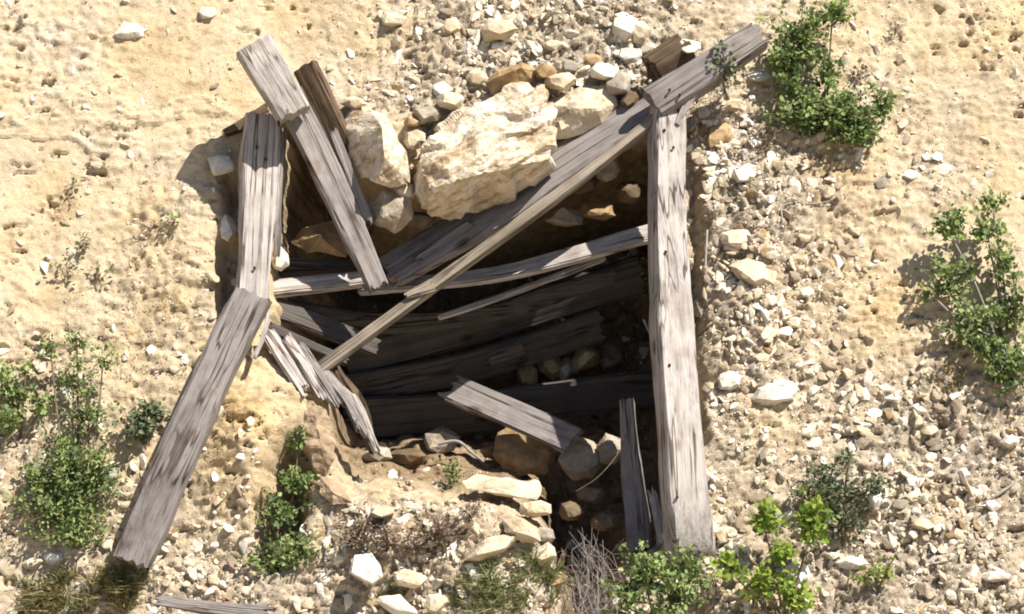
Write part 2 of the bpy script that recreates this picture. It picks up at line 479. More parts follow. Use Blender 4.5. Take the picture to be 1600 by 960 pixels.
# ------------------------------------------------------------------ timbers
def catmull(P, n):
    P = [Vector(p) for p in P]
    if len(P) == 2:
        return [P[0].lerp(P[1], i / (n - 1)) for i in range(n)]
    Q = [P[0] * 2 - P[1]] + P + [P[-1] * 2 - P[-2]]
    out = []
    segs = len(P) - 1
    for i in range(n):
        t = i / (n - 1) * segs
        k = min(int(t), segs - 1); t -= k
        a, b, c, d = Q[k:k + 4]
        out.append(0.5 * ((2 * b) + (c - a) * t + (2 * a - 5 * b + 4 * c - d) * t * t + (3 * b - a - 3 * c + d) * t ** 3))
    return out

TN = [0]
def timber(name, pts, w0, w1, th, m, label, cat='timber', face=None, jag=(0.01, 0.01), wear=0.004, group=None, rows=56, split=0.0):
    """a sawn timber along pts [(px, py, n)...]; w0/w1 width in photo px at each end, th thickness in m"""
    TN[0] += 1
    sd_ = TN[0] * 13
    P = [pix(*p) for p in pts]
    face = (face or (N * 0.8 - FWD * 0.4)).normalized()
    C = catmull(P, rows)
    z = (P[-1] - P[0]).normalized()
    xw = z.cross(face).normalized() * -1
    yw = z.cross(xw)
    if yw.dot(face) < 0: yw = -yw
    xw = yw.cross(z)
    org = (P[0] + P[-1]) / 2
    R = Matrix((xw, yw, z)).transposed()
    Ri = R.transposed()
    L = [Ri @ (c - org) for c in C]
    w0 /= PPM; w1 /= PPM
    nw, nt_ = 13, 5
    per = []
    for i in range(nw): per.append((-0.5 + i / nw, -0.5))
    for i in range(nt_): per.append((0.5, -0.5 + i / nt_))
    for i in range(nw): per.append((0.5 - i / nw, 0.5))
    for i in range(nt_): per.append((-0.5, 0.5 - i / nt_))
    per = np.array(per); K = len(per)
    r = np.random.default_rng(sd_)
    V = []
    length = (P[-1] - P[0]).length
    endj = [r.uniform(-1, 1, K), r.uniform(-1, 1, K)]
    # neighbouring points share a splinter
    for e in endj:
        e[:] = (e + np.roll(e, 1) * 0.6)
        e[nw + nt_:2 * nw + nt_] = e[:nw][::-1]
    groove = r.uniform(-1, 1, K)
    for i, c in enumerate(L):
        t = i / (rows - 1)
        wd = w0 + (w1 - w0) * t
        s = per.copy()
        # round the arrises unevenly
        cx = np.abs(per[:, 0]) * 2; cy = np.abs(per[:, 1]) * 2
        corner = ((cx > 0.97) & (cy > 0.97)).astype(float)
        zc = c.z
        nn = noise2(np.full(K, zc * 9.0), np.arange(K) * 0.77, sd_) + 0.5 * noise2(np.full(K, zc * 30.0), np.arange(K) * 0.9, sd_ + 1)
        edgew = noise2(np.full(K, zc * 5.0), np.sign(per[:, 0]) * 3.0, sd_ + 2) * 2 * wear * 1.5
        vx = s[:, 0] * wd + np.sign(per[:, 0]) * edgew * (cx > 0.9) - np.sign(per[:, 0]) * corner * (0.006 + wear * np.abs(nn))
        dent = groove * 0.0012 + nn * wear * 0.7
        vy = s[:, 1] * th + np.sign(per[:, 1]) * dent * (cy > 0.97) - np.sign(per[:, 1]) * corner * (0.005 + wear * np.abs(nn))
        vx = vx + np.sign(per[:, 0]) * nn * wear * 0.5 * (cx > 0.97)
        vz = np.full(K, 0.0)
        e0 = max(0, 1 - i / 3.0); e1 = max(0, 1 - (rows - 1 - i) / 3.0)
        vz += endj[0] * jag[0] * 0.6 * e0 + endj[1] * jag[1] * 0.6 * e1
        V.append(np.stack([c.x + vx, c.y + vy, c.z + vz], 1))
    V = np.concatenate(V)
    f = []
    for i in range(rows - 1):
        for k in range(K):
            a = i * K + k; b_ = i * K + (k + 1) % K
            f.append((a, b_, b_ + K, a + K))
    # end caps as strips between the two broad faces
    def cap(o0, flip):
        top = list(range(0, nw + 1))
        bot = [nw + nt_ + nw - k for k in range(nw + 1)]
        for k in range(nw):
            qd = (o0 + top[k], o0 + top[k + 1], o0 + bot[k + 1] % K if bot[k + 1] < K else o0, o0 + bot[k] % K)
            f.append(qd if flip else qd[::-1])
    cap(0, True); cap((rows - 1) * K, False)
    o = mesh_np(name, V, np.array(f), m, smooth=True)
    bm = bmesh.new(); bm.from_mesh(o.data)
    bmesh.ops.recalc_face_normals(bm, faces=bm.faces)
    for e in bm.edges:
        if len(e.link_faces) == 2 and e.calc_face_angle(0) > 0.6: e.smooth = False
    bm.to_mesh(o.data); bm.free()
    o.matrix_world = Matrix.Translation(org) @ R.to_4x4()
    tag(o, label, cat, group)
    return o

RT = X
PW, GW, TW, DW, BW = (M[k] for k in ('pale_wood', 'grey_wood', 'tan_wood', 'dark_wood', 'brown_wood'))
post = timber('portal_post', [(1043, 158, 0.16), (1042, 350, 0.15), (1052, 560, 0.13), (1068, 740, 0.09), (1077, 850, 0.0), (1082, 905, -0.14)], 50, 72, 0.13, PW,
       'tall pale upright post, the whole right jamb of the opening', 'post', face=N + X * 0.25 - UPV * 0.1, wear=0.005, rows=80)
post2 = timber('portal_post', [(408, 188, 0.11), (404, 300, 0.105), (398, 400, 0.10), (392, 482, 0.10)], 58, 52, 0.12, M['pale_wood'],
       'short grey split upright post forming the left jamb', 'post', face=N + X * 0.25, jag=(0.012, 0.02), wear=0.008)
timber('brace_plank', [(396, 462, 0.17), (330, 600, 0.16), (268, 735, 0.14), (205, 878, 0.06)], 58, 58, 0.075, GW,
       'long grey plank slanting down to the lower left from the foot of the left jamb', 'plank', face=N - X * 0.15 - UPV * 0.15, jag=(0.012, 0.014), wear=0.006, rows=80)
timber('cap_beam', [(396, 72, 0.36), (432, 130, 0.33), (460, 180, 0.28)], 62, 54, 0.11, PW,
       'short thick pale beam end jutting up above the left jamb', 'beam', face=N + X * 0.05 - UPV * 0.2, jag=(0.003, 0.012))
timber('cap_plank', [(452, 150, 0.20), (505, 260, 0.14), (545, 345, 0.08), (590, 450, 0.02)], 52, 34, 0.05, GW,
       'grey plank dropping from the left beam end into the opening in front of the rocks', 'plank', face=N + X * 0.25, jag=(0.02, 0.02), rows=70)
timber('backing_board', [(476, 104, 0.14), (510, 175, 0.10), (548, 255, 0.04)], 40, 40, 0.05, BW,
       'dark brown rotten board tucked behind the pale left beam end', 'board', face=N - X * 0.5 + U * -0.2)
timber('splintered_strip', [(520, 205, 0.13), (548, 275, 0.09), (574, 345, 0.05)], 14, 16, 0.03, GW,
       'narrow splintered grey strip between the dropped plank and the brown rock', 'strip', jag=(0.03, 0.03))
beam2 = timber('cap_beam', [(1186, 58, 0.26), (1110, 108, 0.24), (1020, 165, 0.20)], 46, 56, 0.11, GW,
       'heavy grey beam running from the top of the right jamb up towards the shrub', 'beam', face=N - UPV * 0.1, jag=(0.025, 0.008))
timber('fallen_plank', [(1012, 162, 0.07), (900, 243, 0.05), (760, 338, -0.03), (610, 425, -0.13)], 118, 80, 0.045, GW,
       'wide fallen plank under the big white boulder, half in its shadow', 'plank', face=Vector((-0.12, -0.42, 0.88)), jag=(0.02, 0.04), rows=80)
timber('leaning_pole', [(1024, 186, 0.17), (880, 300, 0.13), (690, 438, 0.06), (500, 578, 0.0)], 16, 20, 0.04, TW,
       'long thin tan pole leaning diagonally across the opening', 'pole', face=N + U * 0.15, jag=(0.01, 0.015), wear=0.003, rows=90)
timber('splinter', [(634, 462, 0.075), (676, 444, 0.085)], 8, 20, 0.015, TW,
       'short bright broken splinter sticking to the middle of the leaning pole', 'splinter', rows=12, jag=(0.01, 0.01))
timber('lagging_board', [(424, 452, -0.09), (575, 436, -0.13)], 34, 28, 0.035, PW,
       'short thick pale board end at the left, running under the dropped plank', 'board', face=N + U * 0.45, rows=40, jag=(0.02, 0.05))
timber('lagging_board', [(560, 452, -0.16), (760, 432, -0.20), (880, 404, -0.17), (1040, 358, -0.10)], 24, 40, 0.03, PW,
       'long pale board behind the pole with a sunlit patch at its right half', 'board', face=N + U * 0.5, rows=90)
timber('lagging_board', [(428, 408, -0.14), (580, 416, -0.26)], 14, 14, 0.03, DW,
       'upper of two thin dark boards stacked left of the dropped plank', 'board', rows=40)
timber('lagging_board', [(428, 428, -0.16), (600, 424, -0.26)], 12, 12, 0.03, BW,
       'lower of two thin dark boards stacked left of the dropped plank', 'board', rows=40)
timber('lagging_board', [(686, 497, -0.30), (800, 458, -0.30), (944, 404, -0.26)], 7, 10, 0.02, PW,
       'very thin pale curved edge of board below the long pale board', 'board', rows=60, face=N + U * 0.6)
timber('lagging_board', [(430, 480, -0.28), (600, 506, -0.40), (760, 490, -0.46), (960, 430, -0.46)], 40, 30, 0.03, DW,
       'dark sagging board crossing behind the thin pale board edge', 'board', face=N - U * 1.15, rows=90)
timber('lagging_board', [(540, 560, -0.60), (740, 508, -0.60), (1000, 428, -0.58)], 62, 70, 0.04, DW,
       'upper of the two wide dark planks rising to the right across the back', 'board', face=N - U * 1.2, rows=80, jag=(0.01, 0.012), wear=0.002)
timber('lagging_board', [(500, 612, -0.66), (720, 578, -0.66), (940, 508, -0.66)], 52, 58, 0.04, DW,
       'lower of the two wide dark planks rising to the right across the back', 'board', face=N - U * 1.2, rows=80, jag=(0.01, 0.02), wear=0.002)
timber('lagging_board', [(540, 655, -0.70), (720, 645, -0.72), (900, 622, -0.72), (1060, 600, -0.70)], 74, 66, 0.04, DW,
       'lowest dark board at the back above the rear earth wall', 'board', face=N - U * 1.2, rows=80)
timber('broken_board', [(700, 604, -0.52), (896, 690, -0.32)], 48, 52, 0.03, GW,
       'straight broken grey board sloping down to the right in the lower opening', 'board', face=N + U * 0.05 + X * 0.1, jag=(0.05, 0.01))
timber('inner_prop', [(980, 628, -0.22), (988, 740, -0.22), (1000, 862, -0.20)], 22, 40, 0.06, GW,
       'short shaded grey prop standing just inside the right jamb', 'prop', face=N + X * -0.2)
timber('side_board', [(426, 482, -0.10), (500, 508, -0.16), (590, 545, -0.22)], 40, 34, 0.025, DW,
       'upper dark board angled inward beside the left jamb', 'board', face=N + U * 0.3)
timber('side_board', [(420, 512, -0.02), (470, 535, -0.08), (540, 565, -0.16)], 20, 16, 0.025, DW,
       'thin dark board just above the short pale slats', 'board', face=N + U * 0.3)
for (P_, w0_, w1_, m_, lb) in (([(418, 520, 0.06), (446, 565, 0.06), (474, 606, 0.04)], 22, 26, PW, 'leftmost and widest of the fanned splintered slats below the left jamb'),
                          ([(446, 528, 0.05), (476, 570, 0.05), (506, 616, 0.02)], 18, 20, PW, 'second of the fanned slats, just left of the foot of the pole'),
                          ([(470, 540, 0.03), (502, 588, 0.03), (530, 630, 0.0)], 14, 16, GW, 'grey slat of the fan passing under the foot of the pole'),
                          ([(500, 575, 0.01), (540, 622, 0.0), (566, 672, -0.04)], 16, 20, GW, 'long grey slat of the fan bending down to the right'),
                          ([(520, 590, -0.02), (560, 634, -0.03), (584, 696, -0.07)], 12, 12, PW, 'outermost thin slat of the fan, ending lowest')):
    timber('broken_board', P_, w0_, w1_, 0.02, m_, lb, 'slat', face=N + X * 0.3 + U * 0.3, group='fanned slats below the left jamb', jag=(0.02, 0.05), rows=30, wear=0.006)
timber('rotten_stub', [(520, 580, -0.02), (556, 635, -0.05), (584, 700, -0.10)], 30, 12, 0.04, BW,
       'dark rotten splintered stub hanging at the left side of the opening', 'stub', jag=(0.03, 0.05), wear=0.012)
timber('thin_splinter', [(446, 205, 0.12), (438, 290, 0.10), (432, 400, 0.09)], 7, 9, 0.012, GW,
       'thin splinter hanging beside the left jamb', 'splinter', rows=30)
timber('thin_splinter', [(1100, 132, 0.26), (1078, 158, 0.24), (1058, 195, 0.22)], 9, 7, 0.012, PW,
       'thin pale splinter at the joint of the right jamb and its beam', 'splinter', rows=24)
timber('ground_plank', [(246, 938, 0.06), (330, 950, 0.06), (418, 958, 0.06)], 16, 20, 0.03, GW,
       'weathered plank half buried among pebbles by the lower edge', 'plank', jag=(0.03, 0.03))
timber('beam_block', [(1020, 112, 0.12), (1072, 78, 0.12)], 40, 44, 0.12, BW,
       'dark brown block of wood wedged behind the right beam', 'block', rows=20, jag=(0.01, 0.01), face=N * 0.6 - X * 0.7)
timber('gap_board', [(1020, 770, -0.05), (1036, 850, -0.03)], 14, 18, 0.02, PW,
       'small pale pointed offcut at the foot of the right jamb', 'offcut', jag=(0.03, 0.01), rows=20)
timber('wedge_board', [(352, 208, 0.05), (380, 195, 0.06), (420, 172, 0.08)], 12, 26, 0.03, BW,
       'brown wedge board poking from the sand behind the left jamb', 'board', rows=20)
timber('torn_strip', [(420, 475, 0.14), (412, 520, 0.14), (396, 560, 0.13)], 7, 5, 0.012, PW,
       'pale torn strip along the edge where jamb and slanting plank meet', 'splinter', rows=24)
timber('chip_board', [(650, 405, -0.05), (735, 352, -0.02)], 14, 16, 0.02, GW,
       'small broken grey piece lying on the shaded part of the fallen plank', 'offcut', rows=24, jag=(0.03, 0.01))
timber('knot_board', [(765, 562, -0.52), (818, 545, -0.52)], 20, 32, 0.02, DW,
       'square broken scrap of board hanging at the back in the shade', 'offcut', rows=16, face=N - U * 1.1)

M['rust'] = twig_mat('rusty_iron', (0.035, 0.02, 0.012), (0.08, 0.04, 0.02))
def nail(owner, px, py, n, r=0.006):
    o = owner
    V = []; F = []
    p = np.array(pix(px, py, n)); d = np.array(N)
    for q_, rr in ((-0.03, r * 0.5), (0.006, r * 0.5), (0.006, r), (0.010, r), (0.011, r * 0.3)):
        for t in range(8):
            a = t * math.pi / 4
            V.append(p + d * q_ + (np.array(X) * math.cos(a) + np.array(U) * math.sin(a)) * rr)
    for i in range(4):
        for t in range(8):
            F.append((i * 8 + t, i * 8 + (t + 1) % 8, i * 8 + 8 + (t + 1) % 8, i * 8 + 8 + t))
    c = mesh_np('nail', np.array(V), np.array(F), M['rust'])
    bpy.context.view_layer.update()
    c.parent = o; c.matrix_parent_inverse = o.matrix_world.inverted()
for a_, b_, n_ in ((1038, 205, 0.225), (1052, 232, 0.222), (1040, 395, 0.215), (1046, 572, 0.195), (1058, 778, 0.145)): nail(post, a_, b_, n_)
for a_, b_, n_ in ((402, 232, 0.172), (416, 250, 0.172), (398, 420, 0.162)): nail(post2, a_, b_, n_)
for a_, b_, n_ in ((1046, 142, 0.272), (1062, 150, 0.272)): nail(beam2, a_, b_, n_)

# ------------------------------------------------------------------ rocks
def hull_rock(name, pts, m, label, cat='rock', sub=6, amp=0.008, group=None, seed=1, layer=0.0):
    """an angular rock: the hull of points [(px, py, n)...]"""
    P = [pix(*p) for p in pts]
    org = sum(P, Vector()) / len(P)
    P = [org + (p - org) * 1.05 for p in P]
    bm = bmesh.new()
    for p in P: bm.verts.new(p - org)
    r = bmesh.ops.convex_hull(bm, input=list(bm.verts))
    bmesh.ops.delete(bm, geom=[v for v in bm.verts if not v.link_faces], context='VERTS')
    bmesh.ops.triangulate(bm, faces=bm.faces)
    bmesh.ops.recalc_face_normals(bm, faces=bm.faces)
    size_ = max((v.co.length for v in bm.verts))
    edge = max(0.008, min(0.02, size_ * 0.22))
    for _ in range(sub):
        es = [e for e in bm.edges if e.calc_length() > edge]
        if not es: break
        bmesh.ops.subdivide_edges(bm, edges=es, cuts=1, use_grid_fill=True)
        bmesh.ops.triangulate(bm, faces=bm.faces)
    for _ in range(1 if (size_ > 0.12 and not layer) else 0):
        bmesh.ops.smooth_vert(bm, verts=bm.verts, factor=0.35, use_axis_x=True, use_axis_y=True, use_axis_z=True)
    bm.normal_update()
    co = np.array([v.co for v in bm.verts]); no = [v.normal.copy() for v in bm.verts]
    d = (fbm(co[:, 0] * 8 + seed, co[:, 2] * 8 + co[:, 1] * 6, seed, 3, 0.5) * amp * 2.0 + fbm(co[:, 0] * 30 + co[:, 1] * 9, co[:, 2] * 30 + co[:, 1] * 20, seed + 1, 3, 0.6) * amp * 0.7)
    # layering: shallow parallel steps
    lay = np.abs(((co[:, 2] * 0.8 + co[:, 1] * 0.4 - co[:, 0] * 0.55) * 7.5 + fbm(co[:, 0] * 5, co[:, 2] * 5, seed + 3, 2)) % 1 - 0.5)
    d = d + amp * layer * np.clip((0.16 - lay) / 0.08, 0, 1) * -1
    for v, n_, dd in zip(bm.verts, no, d): v.co += n_ * float(dd)
    me = bpy.data.meshes.new(name); bm.to_mesh(me); bm.free()
    me.materials.append(m)
    o = bpy.data.objects.new(name, me); COL.objects.link(o); o.location = org
    return tag(o, label, cat, group)

def lump(name, cx, cy, rx, ry, m, label, n=None, thick=None, rot=0, seed=1, cat='rock', group=None, k=8):
    """a rock given by its place and half-size in the photo"""
    r = np.random.default_rng(seed * 31 + 5)
    x, u, g = on_ground(cx, cy)
    if n is None: n = g
    t = (thick or (rx + ry) * 0.42) / PPM
    pts = []
    for i in range(k):
        a = 2 * math.pi * i / k + r.uniform(-0.3, 0.3)
        q_ = r.uniform(0.85, 1.18)
        dx, dy = rx * math.cos(a) * q_, ry * math.sin(a) * q_
        c, s = math.cos(rot), math.sin(rot)
        pts.append((cx + dx * c - dy * s, cy + dx * s + dy * c, n + r.uniform(-0.2, 0.25) * t))
        q2 = r.uniform(0.3, 0.85)
        pts.append((cx + (dx * c - dy * s) * q2, cy + (dx * s + dy * c) * q2, n + t * r.uniform(0.55, 1.0)))
        pts.append((cx + (dx * c - dy * s) * q2, cy + (dx * s + dy * c) * q2, n - t * r.uniform(0.4, 0.9)))
    return hull_rock(name, pts, m, label, cat, group=group, seed=seed, amp=min(0.008, t * 0.10))

hull_rock('boulder', [(645, 300, 0.06), (658, 245, 0.13), (690, 196, 0.13), (745, 160, 0.10), (800, 136, 0.07), (842, 134, 0.09), (862, 176, 0.18), (862, 222, 0.22),
                      (850, 248, 0.22), (672, 296, 0.27), (668, 338, 0.06), (705, 346, 0.02), (750, 332, 0.02), (815, 300, 0.06), (856, 264, 0.10), (700, 284, 0.30), (835, 178, 0.22), (760, 262, 0.27),
                      (690, 200, -0.08), (820, 160, -0.08), (760, 320, -0.06), (650, 300, -0.05)], M['boulder'],
          'largest pale boulder, sitting above the middle of the opening', 'boulder', seed=4, amp=0.015, sub=6, layer=1.3)
hull_rock('boulder', [(530, 205, 0.06), (545, 175, 0.06), (535, 225, -0.03), (578, 172, 0.17), (600, 178, 0.17), (612, 205, 0.18), (634, 235, 0.16), (640, 285, 0.12), (612, 292, 0.14), (590, 282, 0.19),
                      (596, 200, 0.27), (600, 245, 0.27), (560, 275, 0.06), (545, 250, 0.06), (600, 285, -0.05), (560, 190, -0.05), (630, 250, -0.04)], M['boulder'],
          'blocky boulder with a brown shaded left face and white right face', 'boulder', seed=9, amp=0.008, sub=6)
hull_rock('rock', [(578, 312, 0.0), (600, 296, 0.06), (640, 310, 0.06), (645, 345, 0.03), (615, 362, 0.02), (580, 345, 0.0), (600, 340, 0.09), (630, 325, 0.09), (610, 330, -0.1), (640, 340, -0.1)], M['grey'],
          'grey rock wedged under the blocky boulder beside the dropped plank', seed=12)
hull_rock('rock', [(455, 378, -0.16), (475, 355, -0.14), (520, 346, -0.16), (545, 385, -0.18), (540, 402, -0.16), (480, 395, -0.12), (500, 370, -0.06), (470, 380, -0.30), (530, 370, -0.30)], M['ochre'],
          'ochre rock in the shade behind the dropped plank', seed=15)
hull_rock('rock', [(850, 160, 0.03), (905, 140, 0.06), (950, 135, 0.06), (962, 165, 0.06), (940, 195, 0.05), (890, 215, 0.05), (862, 215, 0.04), (900, 170, 0.14), (930, 170, 0.13), (900, 180, -0.08)], M['cream'],
          'tan rock between the largest boulder and the upper fallen plank', seed=17)
hull_rock('rock', [(760, 130, 0.03), (778, 108, 0.05), (815, 98, 0.06), (838, 112, 0.05), (832, 128, 0.04), (790, 142, 0.04), (770, 145, 0.04), (815, 106, 0.11), (780, 120, 0.10), (800, 120, -0.05)], M['ochre'],
          'yellow ochre stone in the rubble just above the largest boulder', seed=18)
M['earth'] = stone_mat('brown_earth', (0.20, 0.14, 0.09), (0.31, 0.23, 0.15), (0.42, 0.33, 0.23), stain=(0.2, 0.12, 0.06), stain_amt=0.5)
hull_rock('earth_clod', [(452, 640, -0.04), (480, 622, 0.0), (508, 640, 0.06), (527, 676, 0.04), (522, 712, 0.03), (510, 752, -0.02), (492, 745, 0.0), (482, 700, 0.07), (495, 660, 0.09), (505, 700, 0.08), (470, 690, 0.0), (500, 690, -0.14), (480, 650, -0.14)], M['earth'],
          'brown eroded lump of earth hanging below the fanned slats', 'clod', seed=77, amp=0.016)
hull_rock('earth_clod', [(500, 745, 0.02), (530, 752, 0.0), (548, 785, 0.02), (520, 790, 0.03), (498, 770, 0.03), (520, 768, 0.06), (515, 770, -0.06)], M['earth'],
          'small brown clod at the left end of the mound top', 'clod', seed=78, amp=0.012)
L_ = lump
L_('rock', 778, 46, 30, 18, M['cream'], 'rounded cream rock at the top of the rubble above the ochre stone', seed=20)
L_('rock', 975, 42, 22, 20, M['white'], 'white upright rock at the top edge left of the right beam', seed=21)
L_('rock', 1000, 50, 14, 18, M['cream'], 'cream rock touching the white upright rock at the top', seed=22)
L_('rock', 1076, 74, 20, 12, M['white'], 'white stone behind the dark wood block', seed=23, n=0.16)
L_('rock', 325, 20, 15, 10, M['white'], 'white stone alone on the sand near the top edge', seed=24)
L_('rock', 202, 50, 22, 12, M['white'], 'flat pale stone sunk in the upper left sand', seed=25, thick=12)
L_('rock', 346, 258, 22, 17, M['white'], 'bright white stone left of the upper left jamb', seed=26, n=0.06)
L_('rock', 356, 358, 13, 22, M['white'], 'upright white stone in the gap beside the left jamb', seed=27, n=0.0)
L_('rock', 438, 405, 14, 18, M['white'], 'grey white stone against the inner side of the left jamb', seed=28, n=-0.06)
L_('rock', 1126, 216, 28, 20, M['ochre'], 'dark ochre rock right of the right jamb top', seed=29)
L_('rock', 1100, 175, 14, 14, M['cream'], 'cream rock above the dark ochre rock', seed=30)
L_('rock', 1164, 272, 20, 14, M['white'], 'bright white stone below the dark ochre rock', seed=31)
L_('rock', 1178, 222, 12, 9, M['white'], 'small bright stone right of the dark ochre rock', seed=32)
L_('rock', 1180, 428, 36, 24, M['cream'], 'largest cream rock on the scree right of the right jamb', seed=33, rot=0.35)
L_('rock', 1150, 374, 26, 14, M['cream'], 'flat cream rock above the largest scree rock', seed=34)
L_('rock', 1198, 368, 16, 14, M['ochre'], 'brown rock beside the flat cream rock on the scree', seed=35)
L_('rock', 1210, 616, 36, 20, M['white'], 'flat bright white slab on the right slope', seed=36, thick=14, rot=-0.1)
L_('rock', 1142, 596, 22, 14, M['white'], 'white stone left of the flat bright slab', seed=37)
L_('rock', 1424, 274, 16, 7, M['white'], 'thin pale stone on bare sand between the two right shrubs', seed=38)
L_('rock', 1368, 780, 11, 15, M['white'], 'white stone beside the dark shrub at lower right', seed=39, n=0.06)
L_('rock', 1502, 740, 13, 11, M['white'], 'bright white stone alone in the lower right gravel', seed=40)
L_('rock', 1095, 480, 10, 14, M['grey'], 'grey stone close against the right jamb', seed=41)
L_('rock', 572, 890, 26, 21, M['white'], 'white block with a grey shaded face near the bottom middle', seed=42, n=0.06, rot=0.3)
L_('rock', 640, 905, 26, 14, M['cream'], 'broad dusty rock right of the white block', seed=43, n=0.05)
L_('rock', 622, 948, 32, 14, M['white'], 'long white rock on the bottom edge below the white block', seed=44, n=0.06, rot=0.5)
L_('rock', 680, 942, 18, 14, M['cream'], 'rounded cream rock on the bottom edge', seed=45, n=0.05)
L_('rock', 650, 845, 30, 16, M['cream'], 'cream rock in the brown brush on the mound', seed=46, n=0.05)
L_('rock', 815, 828, 34, 18, M['cream'], 'cream rock at the right rim of the mound', seed=47, n=0.04, rot=0.4)
L_('rock', 770, 855, 46, 14, M['cream'], 'long tan rock below the rim of the mound', seed=48, n=0.04, rot=-0.4)
L_('rock', 852, 868, 16, 18, M['cream'], 'cream stone on the edge of the shaded channel', seed=49, n=0.0)
hull_rock('stone_slab', [(724, 752, -0.06), (745, 744, -0.10), (838, 752, -0.10), (842, 764, -0.06), (838, 782, -0.04), (790, 772, -0.02), (730, 764, -0.02), (780, 756, -0.02), (800, 770, -0.16)], M['cream'],
          'flat tan slab lying on the top of the mound', 'slab', seed=50)
L_('rock', 820, 705, 52, 42, M['ochre'], 'big tan rock in the shade under the broken board', seed=51, n=-0.55, thick=30)
L_('rock', 905, 715, 34, 34, M['grey'], 'grey shaded rock right of the big tan rock', seed=52, n=-0.45, thick=24)
L_('rock', 690, 690, 26, 22, M['grey'], 'small shaded rock in the back earth wall', seed=53, n=-0.62)
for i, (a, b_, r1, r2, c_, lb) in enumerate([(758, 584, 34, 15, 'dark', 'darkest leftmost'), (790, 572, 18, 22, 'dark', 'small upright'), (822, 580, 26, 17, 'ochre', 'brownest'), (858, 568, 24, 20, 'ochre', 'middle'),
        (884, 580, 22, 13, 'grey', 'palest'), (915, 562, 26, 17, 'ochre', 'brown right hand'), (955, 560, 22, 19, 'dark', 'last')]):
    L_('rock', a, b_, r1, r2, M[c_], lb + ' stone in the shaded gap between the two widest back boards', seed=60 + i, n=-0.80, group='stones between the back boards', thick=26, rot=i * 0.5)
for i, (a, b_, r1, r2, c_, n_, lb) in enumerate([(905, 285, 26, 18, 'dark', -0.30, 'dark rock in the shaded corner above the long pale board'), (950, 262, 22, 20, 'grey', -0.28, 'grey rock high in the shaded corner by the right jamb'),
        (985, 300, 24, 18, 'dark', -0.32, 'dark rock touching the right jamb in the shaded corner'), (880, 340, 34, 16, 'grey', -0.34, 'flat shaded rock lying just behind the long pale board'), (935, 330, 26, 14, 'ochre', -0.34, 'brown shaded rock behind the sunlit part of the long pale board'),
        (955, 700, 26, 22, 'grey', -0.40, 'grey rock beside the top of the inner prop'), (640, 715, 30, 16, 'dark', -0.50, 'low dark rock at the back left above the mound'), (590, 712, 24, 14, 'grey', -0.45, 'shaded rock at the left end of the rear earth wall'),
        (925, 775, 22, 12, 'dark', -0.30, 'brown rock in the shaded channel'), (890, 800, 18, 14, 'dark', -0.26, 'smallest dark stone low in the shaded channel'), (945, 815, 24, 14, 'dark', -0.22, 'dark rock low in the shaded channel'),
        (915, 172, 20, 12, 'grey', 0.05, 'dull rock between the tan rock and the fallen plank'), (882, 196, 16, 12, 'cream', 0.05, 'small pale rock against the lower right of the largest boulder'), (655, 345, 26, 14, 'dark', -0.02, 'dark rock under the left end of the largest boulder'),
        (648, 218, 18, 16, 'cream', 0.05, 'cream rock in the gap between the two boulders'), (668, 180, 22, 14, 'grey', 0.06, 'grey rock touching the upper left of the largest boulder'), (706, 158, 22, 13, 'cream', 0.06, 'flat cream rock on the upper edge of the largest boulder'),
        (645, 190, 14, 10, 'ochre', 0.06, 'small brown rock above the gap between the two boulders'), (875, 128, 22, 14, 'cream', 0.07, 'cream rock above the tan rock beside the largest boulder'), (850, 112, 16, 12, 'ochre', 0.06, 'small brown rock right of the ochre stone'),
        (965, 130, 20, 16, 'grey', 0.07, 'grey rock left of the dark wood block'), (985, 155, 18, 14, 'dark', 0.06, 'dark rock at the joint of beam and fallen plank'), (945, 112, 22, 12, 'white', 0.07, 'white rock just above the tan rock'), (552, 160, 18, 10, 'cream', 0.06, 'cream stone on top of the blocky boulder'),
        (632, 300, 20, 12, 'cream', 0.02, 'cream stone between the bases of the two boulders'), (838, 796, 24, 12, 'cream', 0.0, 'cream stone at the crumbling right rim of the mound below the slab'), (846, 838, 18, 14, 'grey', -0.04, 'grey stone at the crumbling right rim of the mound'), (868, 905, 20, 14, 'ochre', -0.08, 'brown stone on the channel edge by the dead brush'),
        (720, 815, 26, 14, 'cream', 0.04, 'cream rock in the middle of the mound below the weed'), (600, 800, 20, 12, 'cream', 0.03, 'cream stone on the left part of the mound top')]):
    L_('rock', a, b_, r1, r2, M[c_], lb, seed=130 + i, n=n_, thick=22)
